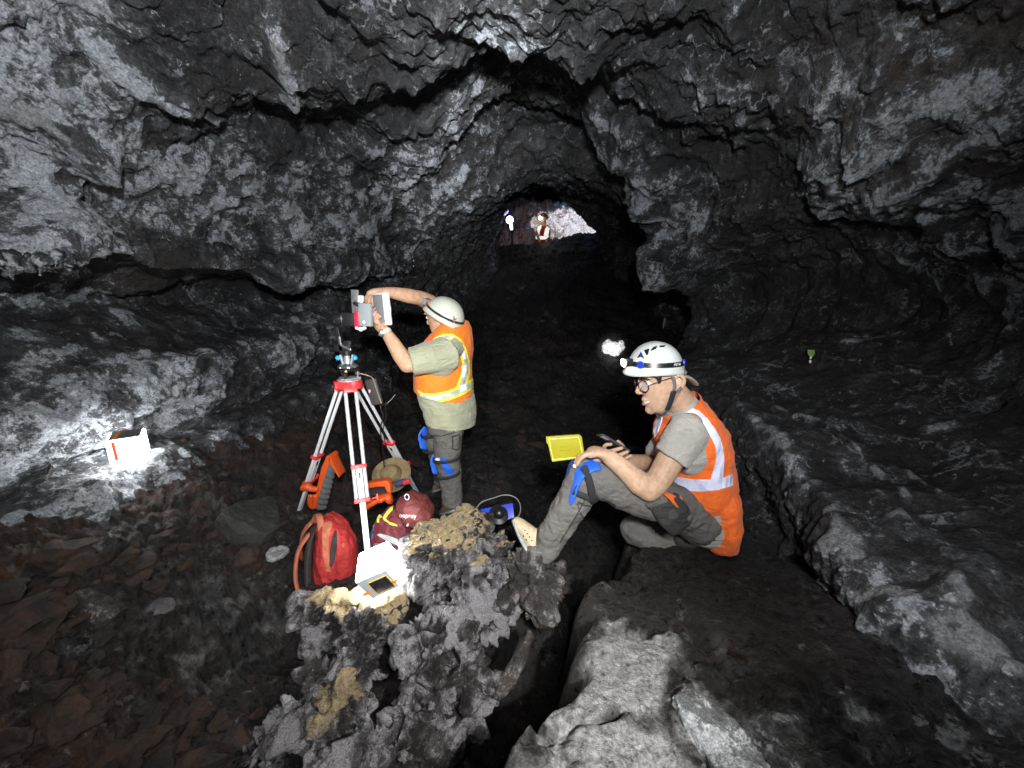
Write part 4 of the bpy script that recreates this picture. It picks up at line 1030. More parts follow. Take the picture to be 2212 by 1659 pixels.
MB().cyl(hc+Vector((0,0,.022)), hc+Vector((0,0,.030)), .074, n=28).build('head_plate', ALU, hdo)
feet = [WY(797,1218,1.92), WY(636,1135,2.50), WY(900,1062,3.10)]
for i, ft in enumerate(feet):
    out = (ft-hc); out.z = 0; out.normalize(); sdw = out.cross(Vector((0,0,1)))
    top = hc+out*.066-Vector((0,0,.022))
    ax = (ft-top).normalized(); L = (ft-top).length; nn = ax.cross(sdw)
    Mr = Matrix((sdw, nn, ax)).transposed()
    lg = MB().box(top+ax*(L*.79), (.034,.020,L*.42), Mr, .003).build('leg', WHITEALU, tri)
    MB().box(top+ax*.004, (.085,.034,.05), Mr, .008).build('hinge', REDC, lg)
    for q in (-1, 1):
        MB().limb([top+sdw*(.031*q)+ax*.015, top+sdw*(.031*q)+ax*(L*.66)], [.0115,.0115], sdw, 14, 0).build('rail', WHITEALU, lg)
    MB().box(top+ax*(L*.565), (.034,.026,L*.20), Mr, .002).build('slide', WHITEALU, lg)
    for f_ in (.47, .66):
        MB().box(top+ax*(L*f_), (.092,.042,.026), Mr, .005).build('clamp', REDC, lg)
    cb = top+ax*(L*.66)+sdw*.055*(1 if sdw.x > 0 else -1)
    kn = MB().cyl(cb, cb+sdw*.03*(1 if sdw.x > 0 else -1), .006, n=10); kn.box(cb+sdw*.032*(1 if sdw.x > 0 else -1), (.012,.02,.045), Mr, .005)
    kn.build('clamp_screw', REDC, lg)
    MB().box(top+ax*(L*.52)+nn*(.014 if nn.y < 0 else -.014), (.012,.008,.035), Mr, .003).build('latch', DKMETAL, lg)
    MB().loft([ft-ax*.06, ft-ax*.03, ft+ax*.03], [.018,.014,.003], sdw, 14).build('foot_spike', ALU, lg)
# levelling head and panorama camera on top of the tripod
rig = thing('camera_rig', 'black camera rig with a grey display bolted on a levelling head over the tripod', 'camera rig', hc+Vector((0,0,.030)))
b0 = hc+Vector((0,0,.031)); Z_ = Vector((0,0,1))
bp_ = MB().prism([b0+Vector((math.cos(a)*.074, math.sin(a)*.074, 0)) for a in [PI/6+PI*2*i/3+d for i in range(3) for d in (-.35, .35)]], (0,0,.010), .003).build('base_plate', ALU, rig)
for i in range(3):
    a = PI/6+PI*2*i/3; c = b0+Vector((math.cos(a)*.055, math.sin(a)*.055, .01))
    MB().loft([c, c+Z_*.012, c+Z_*.014, c+Z_*.032, c+Z_*.034, c+Z_*.045], [.008,.008,.016,.016,.007,.007], n=18).build('levelling_screw', DKMETAL if i else CHROME, bp_)
t0 = b0+Z_*.055
MB().prism([t0+Vector((math.cos(a)*.070, math.sin(a)*.070, 0)) for a in [PI/6+PI*2*i/3+d for i in range(3) for d in (-.4, .4)]], (0,0,.014), .003).build('levelling_plate', DKMETAL, rig)
MB().ball(t0+Vector((.012,-.06,.004)), .012, seg=14).build('bubble_level', BRASS, rig)
MB().loft([t0+Z_*.014, t0+Z_*.022, t0+Z_*.030, t0+Z_*.045, t0+Z_*.05], [.040,.062,.064,.050,.030], n=28).build('adapter_ring', CHROME, rig)
ad = MB(); ad.loft([t0+Z_*.05, t0+Z_*.075, t0+Z_*.10], [.022,.018,.018], n=18)
for q in (-1, 1): ad.box(t0+Vector((.034*q,0,.075)), (.012,.03,.06), Matrix.Rotation(R(14*q),3,'Y'), .003)
ad.build('carrier', ALU, rig)
for q, mt in ((-1, WHITEPL), (1, CYAN)):
    MB().ball(t0+Vector((.055*q,-.012,.085)), .0165, seg=16).build('clamp_knob', CYAN, rig)
a0 = t0+Z_*.10
arm = MB(); arm.loft([a0, a0+Z_*.03], [.03,.03], n=18); arm.box(a0+Vector((-.02,0,.05)), (.10,.045,.045), None, .006)
arm.box(K(735,735), (.03,.045,.17), Matrix.Rotation(R(-8),3,'Y'), .006); arm.box(K(752,744), (.05,.04,.05), None, .006)
arm.build('mount_arm', DKMETAL, rig)
br = MB().limb([K(733,728,-.03), K(736,744,-.03), K(745,750,-.03), K(757,756,-.03)], [(.006,.008)]*4, (0,1,0), 8).build('bracket', CHROME, rig)
# camera body, lens to the left
cbm = MB().box(K(757,690), (.095,.07,.085), Matrix.Rotation(R(4),3,'Y'), .010).build('camera_body', DKMETAL, rig)
lb = K(744,689,-.0)
MB().loft([lb, lb+Vector((-.02,-.004,0)), lb+Vector((-.022,-.004,0)), lb+Vector((-.05,-.01,0)), lb+Vector((-.055,-.01,0))], [.036,.036,.041,.041,.034], n=26).build('lens_barrel', DKMETAL, cbm)
MB().loft([lb+Vector((-.006,-.001,0)), lb+Vector((-.012,-.002,0))], [.0405,.0405], n=26).build('lens_ring', CHROME, cbm)
MB().box(K(774,691,-.02), (.030,.06,.105), Matrix.Rotation(R(3),3,'Y'), .005).build('red_side', mat('red_anodised', (.42,.02,.05), .35), cbm)
DISP = mat('grey_display_back', (.26,.29,.30), .45, var=.08, scale=20)
dsp = MB().box(K(790,680,-.06), (.088,.028,.142), Matrix.Rotation(R(2.5),3,'Y') @ Matrix.Rotation(R(-14),3,'Z'), .009).build('display', DISP, rig)
MB().cyl(K(786.5,696,-.085), K(786.5,696,-.079), .006, n=14).build('display_screw', CHROME, dsp)
MB().box(K(767.5,652,-.01), (.046,.010,.150), Matrix.Rotation(R(2),3,'Y'), .002).build('bracket_plate', mat('grooved_plate', (.16,.16,.16), .45, .4, var=.25, scale=90), rig)
kb = MB().box(K(780,646,-.03), (.034,.028,.046), Matrix.Rotation(R(8),3,'Y'), .010).build('knob', WHITEPL, rig)
MB().box(K(771,657,-.02), (.040,.03,.020), Matrix.Rotation(R(30),3,'Y'), .004).build('plate_clamp', BLACKPL, rig)
for (x, y, r) in ((772,708.5,.014),(779.5,711,.0165),(787.5,708.5,.0125)):
    MB().ball(K(x,y,-.04), (r,r,r*.9), seg=16).build('thumb_screw', WHITEPL, rig)
# hand-held scanner
hs = thing('handheld_scanner', 'flat white handheld unit with a grey panel gripped by the standing person', 'scanner', T(826,697,-.28))
Mh = Matrix.Rotation(R(-2),3,'Y') @ Matrix.Rotation(R(-34),3,'Z')
c = T(826,668,-.27)
hb_ = MB().box(c, (.115,.045,.205), Mh, .006).build('body', WHITEPL, hs)
MB().box(c+Mh @ Vector((-.004,-.0235,0)), (.095,.004,.185), Mh, .002).build('grey_panel', mat('grey_panel', (.20,.205,.21), .5, var=.05), hs)
MB().limb([c+Mh @ Vector((.060,.0,.035)), c+Mh @ Vector((.066,0,0)), c+Mh @ Vector((.060,0,-.035))], [(.016,.014)]*3, (0,1,0), 12).build('grip', WHITEPL, hs)
MB().cyl(T(807,678,-.30), T(803,680,-.33), .022, .018, n=18, bev=.004).build('pink_button', mat('pink_rubber', (.62,.30,.34), .5), hs)
# cable hanging from the levelling head, with its dark battery box
cb_ = thing('cable', 'thin brown cable hanging from the tripod head down behind a leg', 'cable', K(826,860,.1))
MB().limb([K(779,807,0), K(797,812,.03), K(806,819,.06), K(813,840,.08), K(822,866,.1), K(824,872,.1)], [.0042]*6, (0,1,0), 8, 5).build('lead', mat('brown_cable', (.26,.20,.15), .5), cb_)
MB().limb([K(824,872,.1), K(822,882,.1), K(828,900,.12), K(822,925,.15), K(826,960,.2), K(829,990,.25), K(831,1035,.3)], [.005]*7, (0,1,0), 8, 5).build('lead', BLACKPL, cb_)
MB().limb([K(834,873,.1), K(846,862,.1), K(853,853,.1)], [.0035]*3, (0,1,0), 8).build('antenna', mat('dull_wire', (.16,.15,.13), .5), cb_)
MB().limb([K(821,874,.1), K(836,873,.1)], [(.01,.008)]*2, (0,1,0), 10, 0).build('connector', BLACKPL, cb_)
MB().limb([K(832,876,.1), K(834,900,.12), K(828,930,.15), K(835,965,.2)], [.0035]*4, (0,1,0), 8, 5).build('lead', BLACKPL, cb_)
bb = thing('battery_box', 'dark flat battery box hanging on the tripod beside the brown cable', 'battery', K(812,870,.12))
MB().box(K(808,846,.12), (.085,.03,.19), Matrix.Rotation(R(-12),3,'Y'), .018).build('case', mat('charcoal_case', (.035,.034,.034), .6), bb)
MB().ball(K(798,845,.10), (.008,.005,.014), seg=10).build('label_spot', mat('pale_pink', (.55,.40,.40), .5), bb)
# ------------------------------------------------------------------ packs
REDPK = mat('red_nylon', (.36,.024,.022), .7, var=.15, scale=14, bump=.25, bscale=90, fold=.3)
RUST = mat('rust_trim', (.40,.12,.06), .75, var=.12, bump=.3)
MAROON = mat('maroon_nylon', (.13,.017,.025), .65, var=.15, scale=14, bump=.25, bscale=90, fold=.35)
MAROON2 = mat('brick_nylon', (.125,.022,.022), .65, var=.15, scale=14, bump=.25, bscale=90, fold=.3)
DKPAD = mat('charcoal_mesh_pad', (.032,.027,.025), .9, var=.2, bump=.5, bscale=500)
GREYNY = mat('grey_nylon', (.20,.20,.21), .7, var=.12, bump=.3)
LIMETR = mat('lime_zip_tape', (.50,.62,.08), .6)
REFL = mat('pale_reflective_panel', (.42,.45,.45), .4, var=.1)
ORG = mat('orange_shell', (.52,.068,.007), .5, var=.08)
FOAM = mat('grey_foam', (.085,.09,.095), .95, var=.12, scale=60, bump=.3)
BLACKIN = mat('black_lining', (.008,.008,.008), .9)
Y3 = 1.98
def B(x, y, o=0.0): return WY(x, y, Y3+o)
z2 = lambda pts: [(608.3+x*.2667, 884.8+y*.2667) for x, y in pts]
rp = thing('backpack', 'bright red backpack standing upright, its dark harness and rust straps facing left', 'backpack', B(700,1272))
n_ = Vector((-.93,-.36,0)).normalized(); r_ = Vector((.36,-.93,0)).normalized(); u_ = (Vector((.08,0,1))).normalized()
c0 = B(708,1193,.06)
def BL(r, u, n): return c0+(r_*r+u_*u+n_*n)*1.24
mb = MB()
mb.loft([BL(0,-.200,-.02), BL(0,-.185,-.03), BL(0,-.10,-.04), BL(0,.02,-.035), BL(0,.11,-.02), BL(0,.165,.005), BL(0,.185,.02)], [(.10,.07),(.125,.105),(.135,.125),(.135,.118),(.122,.095),(.09,.06),(.05,.03)], r_, 28, power=2.7)
me = mb.fuse(.006, 3); crease(me, .010, 9, 401, (1.6,1.6,.5), False); crease(me, .006, 18, 402, (1.4,1.4,.5))
rb = place('bag', me, REDPK, rp, True, 0)
MB().loft([BL(0,-.19,.075), BL(0,-.10,.088), BL(0,.02,.084), BL(0,.12,.070), BL(0,.15,.05)], [(.09,.016),(.105,.022),(.105,.022),(.09,.018),(.05,.01)], r_, 20).build('back_panel', DKPAD, rp)
for q in (-1, 1):
    MB().limb([BL(.055*q,.15,.075), BL(.075*q,.09,.115), BL(.085*q,-.02,.130), BL(.10*q,-.11,.118), BL(.12*q,-.17,.08)], [(.030,.010),(.033,.012),(.032,.011),(.022,.008),(.012,.004)], r_, 14).build('shoulder_strap', RUST, rp)
    MB().limb([BL(.10*q,-.10,.118), BL(.125*q,-.15,.10), BL(.135*q,-.195,.07)], [(.010,.003)]*3, r_, 8).build('webbing', REDPK, rp)
MB().limb([BL(-.05,.15,.06), BL(-.035,.195,.05), BL(.0,.212,.035), BL(.04,.198,.025), BL(.055,.145,.02)], [(.018,.006)]*5, n_, 10).build('top_handle', RUST, rp)
rbb = bvh_of(rb.data, rp.location)
patch('side_slit', rbb, z2([(430,980),(448,985),(450,1100),(430,1220),(405,1280),(388,1260),(392,1130),(410,1030)]), DKPAD, rb, .002, .002, Y3, 3)
patch('side_trim', rbb, z2([(335,925),(395,905),(410,925),(390,1000),(380,1110),(385,1260),(395,1310),(360,1305),(335,1180),(330,1040)]), RUST, rb, .002, .003, Y3, 4)
patch('emblem', rbb, z2([(478,1100),(498,1078),(512,1090),(500,1118)]), RUST, rb, .001, .002, Y3, 1)
MB().ball(BL(.128,-.16,.045), (.018,.010,.030), seg=14).build('buckle', WHITEPL, rp)
for z in (.02, -.08):
    pass
# maroon pack lying on its side, lid towards the viewer
mp = thing('backpack', 'maroon backpack slumped behind the tan boulder, lime zip and white lettering on its lid', 'backpack', B(860,1180,.12))
mb = MB()
mb.loft([B(848,1192,.10), B(852,1180,.10), B(858,1150,.12), B(862,1120,.14), B(868,1098,.16)], [(.12,.10),(.135,.135),(.135,.140),(.125,.115),(.09,.07)], (.3,.95,0), 26, power=2.6)
me = mb.fuse(.007, 3); crease(me, .016, 7, 411, (1,1,1), False); crease(me, .010, 14, 412)
mbag = place('bag', me, MAROON, mp, True, 0); mbb = bvh_of(me, mp.location)
mb = MB()
mb.loft([B(866,1096,.03), B(880,1092,.03), B(900,1103,.03), B(918,1118,.03), B(927,1128,.04)], [(.075,.055),(.10,.085),(.105,.095),(.085,.070),(.04,.03)], (.1,.95,.2), 24, power=2.4)
me = mb.fuse(.006, 3); crease(me, .008, 11, 415, (1,1,1), False)
mlid = place('lid', me, MAROON2, mp, True, 0); mlb = bvh_of(me, mp.location)
patch('zip_tape', mbb, z2([(905,785),(880,800),(850,835),(826,868),(822,885),(840,905),(880,930),(935,945),(940,932),(890,915),(850,890),(846,878),(866,850),(900,815)]), LIMETR, mbag, .004, .003, Y3+.05, 3)
patch('zip_tape', mbb, z2([(795,850),(780,875),(776,915),(792,918),(793,880),(803,858)]), LIMETR, mbag, .004, .003, Y3+.05, 3)
patch('reflective_panel', mbb, z2([(775,1012),(800,1003),(860,1018),(1002,1078),(1003,1118),(960,1108),(850,1060)]), REFL, mbag, .003, .003, Y3+.05, 3)
patch('base_panel', mbb, z2([(755,1078),(850,1100),(1000,1145),(960,1160),(880,1150),(800,1130),(745,1110)]), GREYNY, mbag, .003, .003, Y3+.05, 3)
patch('blue_cord', mbb, z2([(720,945),(735,935),(742,960),(728,975),(745,1010),(730,1060),(722,1010)]), mat('blue_cord', (.05,.13,.25), .7), mbag, .003, .003, Y3+.05, 2)
MB().loft([B(879,1073.5,-.06)+Vector((math.sin(a)*.012, 0, math.cos(a)*.017)) for a in [2*PI*i/16 for i in range(17)]], [.003]*17, (0,1,0), 8, cap=False).build('loop', mat('pale_loop', (.5,.47,.47), .6), mp)
patch('loop_hole', mlb, z2([(995,700),(1005,685),(1022,690),(1024,715),(1008,735),(996,722)]), BLACKIN, mlid, .001, .001, Y3, 1)
for (x, y) in ((956,921),(1022,932)):
    patch('zip_pull', mlb, z2([(x-9,y-2),(x+2,y-12),(x+10,y-4),(x-1,y+10)]), WHITEPL, mlid, .002, .004, Y3, 1)
def lay_text(s, size, bvh, px, py, dx, dy, mt, parent, Y):
    """lettering printed on a surface along a baseline"""
    m_ = text_mesh(s, size, 0)
    k = 800/Y
    for v in m_.vertices:
        x = px+(v.co.x*dx-v.co.y*dy*-1*-1)*k; y = py+(v.co.x*dy-v.co.y*dx)*k
        d = (W(x, y, 1)-CAM).normalized(); h = bvh.ray_cast(CAM, d)
        if h[0] is None: h = bvh.find_nearest(WY(x, y, Y))
        no = h[1] if h[1].dot(d) < 0 else -h[1]
        v.co = h[0]+no*.002
    return place('lettering', m_, mt, parent, False)
lay_text('osprey', .035, mlb, 881, 1114, .995, .06, WHITEPL, mlid, 2.1)
# orange cases and a foam-lined lid
oc = thing('foam_case', 'orange hard case lid standing open with ridged grey foam, behind the red backpack', 'hard case', B(690,1110,.45))
def G(x, y, o=0.0): return WY(x, y, Y3+.42+o)
fr = MB()
fr.prism([G(*a) for a in z2([(362,378),(382,372),(398,400),(300,700),(278,790),(258,795),(285,640),(320,480)])], (.01,.10,0), .005)
fr.build('side_wall', ORG, oc)
fr = MB(); fr.prism([G(*a, .0) for a in z2([(375,375),(392,382),(468,545),(460,552),(400,450),(378,420)])], (.0,.10,0), .004); fr.build('rim', ORG, oc)
fr = MB(); fr.limb([G(*a) for a in z2([(182,632),(205,620),(240,640),(275,645)])], [(.03,.026),(.035,.030),(.024,.022),(.02,.02)], (0,1,0), 12); fr.build('handle', ORG, oc)
fr = MB(); fr.limb([G(*a) for a in z2([(235,700),(232,745),(240,780),(262,785),(272,750),(270,700)])], [(.014,.02)]*6, (0,1,0), 12); fr.build('latch', ORG, oc)
fm = MB(); rows = 9
for i in range(rows):
    t = i/(rows-1)
    l = (392-(392-285)*t, 420+(780-420)*t); r = (425-(425-345)*t, 460+(790-460)*t)
    r = (r[0]-18*abs(.5-t)*0, r[1])
    a, b = G(*z2([l])[0], .02), G(*z2([r])[0], .05)
    fm.limb([a, (a+b)/2+Vector((0,-.012,0)), b], [(.020,.022)]*3, (0,1,0), 12)
me = fm.fuse(.005, 2); place('foam', me, FOAM, oc, True, 0)
ob = thing('tool_bag', 'open orange tool bag with a black lining between the tripod legs', 'bag', G(815,1105,-.1))
def G2(x, y, o=0.0): return WY(x, y, Y3+.28+o)
b_ = MB()
b_.prism([G2(*a) for a in z2([(690,600),(760,588),(850,575),(875,600),(885,680),(862,700),(850,640),(840,615),(770,625),(692,645)])], (0,.05,0), .006); b_.build('rim', ORG, ob)
b_ = MB(); b_.limb([G2(*a, .05) for a in z2([(720,660),(790,655),(850,650)])], [(.06,.035),(.065,.04),(.05,.035)], (0,1,0), 14); b_.build('lining', BLACKIN, ob)
b_ = MB(); b_.limb([G2(*a, -.02) for a in z2([(700,770),(750,735),(800,715),(850,700),(872,735)])], [(.045,.020),(.05,.024),(.05,.022),(.045,.02),(.03,.02)], (0,1,0), 14)
me = b_.fuse(.005, 2); crease(me, .012, 14, 421); place('flap', me, ORG, ob, True, 0)
# straw-coloured sun hat
ht = thing('sun_hat', 'pale straw sun hat lying behind the tripod beside the orange bag', 'hat', WY(852,1045,2.85))
hcx = WY(848,1026,2.72); hn = (Vector((-.1,-.75,.65))).normalized(); t1, hs1, hs2 = frame(hn, (1,0,0))
mb = MB(); ringz = []
prof = [(.0,.105),(.045,.100),(.066,.085),(.076,.045),(.079,.018),(.10,.010),(.130,.012),(.158,.020),(.160,.016),(.130,.006),(.095,.003),(.07,.01),(.0,.092)]
for rr, h in prof:
    ringz.append([mb.bm.verts.new(hcx+hn*h+hs1*(math.cos(a)*max(rr,.001)*.98)+hs2*(math.sin(a)*max(rr,.001)*.88)+hn*(.012*math.cos(2*a)*(rr/.16)**2)) for a in [2*PI*i/36 for i in range(36)]])
for r0, r1 in zip(ringz, ringz[1:]):
    for i in range(36): mb.bm.faces.new((r0[i], r0[(i+1)%36], r1[(i+1)%36], r1[i]))
mb.build('straw', mat('straw', (.20,.15,.075), .9, var=.2, scale=40, bump=.5, bscale=250), ht)
MB().loft([hcx+hn*.022+hs1*(math.cos(a)*.083*.98)+hs2*(math.sin(a)*.083*.88) for a in [2*PI*i/30 for i in range(31)]], [(.003,.010)]*31, hn.cross(hs1), 8, cap=False).build('hat_band', mat('brown_band', (.16,.11,.06), .8), ht)
# little red and blue bundle of straps behind the maroon pack
sb = thing('strap_bundle', 'small red and blue rolled strap beside the straw hat', 'strap', WY(870,1045,2.4))
MB().limb([WY(860,1044,2.42), WY(872,1040,2.42), WY(880,1041,2.42)], [(.022,.018),(.024,.02),(.02,.016)], (0,1,0), 14).build('roll', mat('navy_strap', (.03,.03,.13), .8), sb)
MB().limb([WY(874,1042,2.40), WY(882,1040,2.40)], [(.018,.02)]*2, (0,1,0), 12).build('red_end', REDPK, sb)
# blue box with a black dome and its wire
bx = thing('control_box', 'flat royal blue box with a black dome, lying beyond the tan boulder', 'box', WY(1075,1130,2.05))
Yb = 2.05
MB().prism([WY(x,y,Yb+o) for x, y, o in [(1037,1100,0),(1108,1086,.0),(1111,1118,-.06),(1050,1139,-.06)]], Vector((.0,.09,-.05)), .006).build('case', BLUEPL, bx)
dc = WY(1078,1112,Yb-.03); dn = (CAM-dc).normalized()+Vector((0,0,.5)); dn.normalize()
MB().loft([dc-dn*.01, dc+dn*.012, dc+dn*.022, dc+dn*.05, dc+dn*.06], [.062,.060,.034,.026,.012], n=24).build('dome', BLACKPL, bx)
MB().limb([WY(x,y,Yb+.02) for x, y in [(1024,1105),(1040,1085),(1065,1076),(1090,1069),(1112,1074),(1123,1088),(1124,1106),(1117,1119)]], [.0035]*8, (0,1,0), 8, 4).build('wire', mat('grey_wire', (.16,.16,.15), .5), bx)

# ------------------------------------------------------------------ inflatable lamps
GLOW = mat('glowing_white_vinyl', (1,.99,.96), .4, var=.01, emit=55)
GLOW2 = mat('glowing_white_wall', (.98,1,1), .4, var=.01, emit=32)
GREYV = mat('grey_vinyl', (.36,.40,.42), .5, var=.05, bump=.1, emit=0)
PANEL = mat('solar_panel', (.015,.016,.022), .25, var=.25, scale=60)
YRIM = mat('amber_rim', (.75,.50,.10), .5); OSTR = mat('orange_strap', (.62,.20,.03), .6)
SIDEV = mat('translucent_vinyl_side', (.9,.9,.88), .4, var=.01, emit=2.2)
lm = thing('cube_lamp', 'glowing white cube lamp with black solar panel face, on the tan rock ledge', 'lamp', W(815,1290,1.6))
Rt = Vector((1,0,0)); Uc = Vector((0,math.sin(PITCH),math.cos(PITCH))); Fw = Vector((0,math.cos(PITCH),-math.sin(PITCH)))
e1 = (Rt*.92+Uc*.385+Fw*.05).normalized()
e3 = (Rt*-.26+Uc*.46+Fw*.85); e3 = (e3-e1*e3.dot(e1)).normalized(); e2 = e1.cross(e3)
if e2.dot(Uc) < 0: e2 = -e2
s_ = .142; lc = W(818,1262,1.56)+e3*s_*.5       # centre of the lamp; its panel face looks at the viewer
Ml = Matrix((e1, e3, e2)).transposed()
lbody = MB().box(lc, (s_,s_,s_), Ml, .016, 3).build('body', GLOW, lm)
fc = lc-e3*(s_*.5)
MB().box(fc-e3*.001, (s_*.90,.004,s_*.90), Ml, .001).build('face', GREYV, lm)
MB().box(fc-e3*.004+e1*.012-e2*.004, (s_*.60,.004,s_*.62), Ml, .001).build('panel_rim', YRIM, lm)
MB().box(fc-e3*.006+e1*.012-e2*.004, (s_*.54,.004,s_*.56), Ml, .001).build('solar_panel', PANEL, lm)
for q in (-1, 1):
    MB().box(fc-e3*.0045+e1*(q*s_*.44)-e2*(.016*-q*0+.018), (s_*.22,.004,.017), Ml, .001).build('strap', OSTR, lm)
ll = thing('cube_lamp', 'glowing white cube lamp with an orange strap, on the bench of the left wall', 'lamp', sight(278,1000)[0])
lp = sight(279,992)[0]
lp = W(278,964,(lp-CAM).dot(Fw)-.03)
Mz = Matrix.Rotation(R(38),3,'Z') @ Matrix.Rotation(R(6),3,'X'); s2 = .150
MB().box(lp, (s2,s2,s2), Mz, .014, 3).build('body', GLOW2, ll)
MB().box(lp+Mz @ Vector((0,0,s2*.5)), (s2*.86,s2*.86,.006), Mz, .002).build('solar_panel', mat('dim_panel', (.10,.105,.12), .4), ll)
for a in ((0,-1),):
    MB().box(lp+Mz @ Vector((-.045,-s2*.5-.001,.012)), (.016,.004,.115), Mz, .001).build('strap', mat('glowing_red_orange_strap', (.55,.07,.02), .6, emit=1.2), ll)  # strap emission paints in the lamp shining through it
MB().limb([lp+Mz @ Vector((-.045,-.07,s2*.5+.004)), lp+Mz @ Vector((-.02,0,s2*.5+.022)), lp+Mz @ Vector((.0,.07,s2*.5+.004))], [(.010,.003)]*3, (1,0,0), 8).build('strap', OSTR, ll)
# twig standing on the left bench
tw = thing('twig', 'dark bare twig stuck on the pale left bench', 'twig', sight(104,1016)[0])
tp = sight(104,1016)[0]; td = (tp-CAM).dot(Fw)-.02
TWM = mat('dark_twig', (.02,.014,.01), .9)
t_m = MB().limb([W(98,1035,td), W(104,1018,td), W(108,1003,td)], [.006,.005,.004], (0,1,0), 8).build('stem', TWM, tw)
MB().limb([W(104,1016,td), W(112,1006,td), W(114,1012,td)], [.004,.003,.002], (0,1,0), 6).build('branch', TWM, tw)
# survey targets on the walls
mk_ = thing('survey_marker', 'small green flag marker on a white stub on the right wall', 'marker', sight(1752,790)[0])
dk = (sight(1752,786)[0]-CAM).dot(Fw)-.03
MB().prism([W(x,y,dk) for x, y in [(1746,755),(1760,756),(1761,763),(1757,770),(1750,770),(1746,765)]], (0,.008,0), .002).build('flag', mat('pale_green_flag', (.26,.38,.10), .6), mk_)
MB().cyl(W(1752,770,dk), W(1751,775,dk), .006, n=10).build('stub', WHITEPL, mk_)
MB().cyl(W(1751,775,dk), W(1750.5,778,dk), .007, n=10).build('ring', BLACKPL, mk_)
MB().cyl(W(1750.5,778,dk), W(1750,784,dk), .007, n=10).build('stub', WHITEPL, mk_)
m2 = thing('survey_marker', 'tiny white headed pin marker on the rim of the left wall shelf', 'marker', sight(893,578)[0])
dk = (sight(893,574)[0]-CAM).dot(Fw)-.03
MB().ball(W(893,562,dk), .012, seg=12).build('pin_head', WHITEPL, m2)
MB().cyl(W(893,564,dk), W(893,576,dk+.02), .006, n=8).build('pin', WHITEPL, m2)

# ------------------------------------------------------------------ the far end: lamp stand and person
fl = thing('lamp', 'violet white round lamp on a short stand far down the passage', 'lamp', W(1101,500,8.7))
VIO = mat('violet_led', (.80,.74,1), .4, var=.01, emit=9)
dF = 8.7
lampc = W(1101,475,dF)
MB().ball(lampc, .085, seg=20).build('globe', VIO, fl)
MB().limb([W(1104,486,dF), W(1105,495,dF)], [.035,.03], (0,1,0), 12).build('handle', mat('glowing_white_handle', (.85,.82,1), .5, emit=6), fl)  # handle given emission to paint the globe's light on it
MB().cyl(W(1105,495,dF), W(1107,560,dF), .02, n=10).build('stand', BLACKPL, fl)
Yf = 12.6
def E(x, y, o=0.0): return WY(x, y, Yf+o)
fp = thing('person', 'distant person in a red vest with bright white stripes, dark against the far light', 'person', E(1172,575))
Ff = Vector((-.6,-.8,0)); Sf = Vector((.8,-.6,0))
mb = MB()
P3 = head_parts(mb, E(1175,474), Vector((-.7,-.7,-.1)).normalized(), Vector((0,0,1)), Vector((.7,-.7,0)), 1.2)
mb.limb([E(1173,510), E(1174,490), E(1175,476)], [(.16,.11),(.10,.08),(.07,.07)], Sf, 16)
for q in (-1, 1):
    mb.limb([E(1173+9*q,490,-.1*q), E(1173+12*q,506,-.1), E(1173+8*q,519,-.22)], [.065,.055,.04], Sf, 12)
    mb.limb([E(1173+8*q,519,-.22), E(1173+6.5*q,522,-.28)], [(.05,.025)]*2, Sf, 12)
    mb.limb([E(1172+4*q,520), E(1172+5*q,545), E(1172+5*q,572)], [.10,.08,.06], Sf, 14)
me = mb.fuse(.02, 3); place('body', me, SKIN, fp, True, 0)
hb3, hpt3 = helmet_shell(E(1175,470), Vector((-.7,-.7,0)).normalized(), Vector((0,0,1)), Vector((.7,-.7,0)).normalized(), .15, .13, .14)
hel3 = hb3.build('helmet', mat('drab_helmet', (.12,.11,.07), .5), fp)
MB().ball(E(1167,471,-.18), .055, seg=14).build('headlamp', mat('warm_headlamp', (1,.95,.75), .4, emit=12), hel3)
mb = MB(); mb.loft([E(1172,524), E(1172,517), E(1173,500), E(1174,489)], [(.24,.17),(.25,.19),(.26,.18),(.17,.12)], Sf, 24)
me = mb.fuse(.02, 3); v3 = place('vest', me, mat('dark_red_vest', (.30,.022,.01), .8), fp, True, 0); vb3 = bvh_of(me, fp.location)
RFL = mat('glowing_retro_tape', (.9,.87,.8), .5, emit=.8)  # emission stands in for light thrown back by the tape
z9 = lambda pts: [(1072.8+x*.1, 431.3+y*.1) for x, y in pts]
for pts in ([(900,560),(975,545),(960,620),(930,690),(920,775),(860,785),(868,660)], [(1085,570),(1135,565),(1130,660),(1110,780),(1020,775),(1045,650)], [(855,785),(1000,790),(1118,785),(1115,850),(1000,860),(855,850)]):
    patch('reflective_stripe', vb3, z9(pts), RFL, v3, .01, .006, Yf, 3)
mb = MB()
for q in (-1, 1): mb.limb([E(1172+4*q,522), E(1172+5*q,545), E(1172+5*q,574)], [.12,.10,.09], Sf, 14)
me = mb.fuse(.02, 2); place('trousers', me, DARKTR, fp, True, 0)
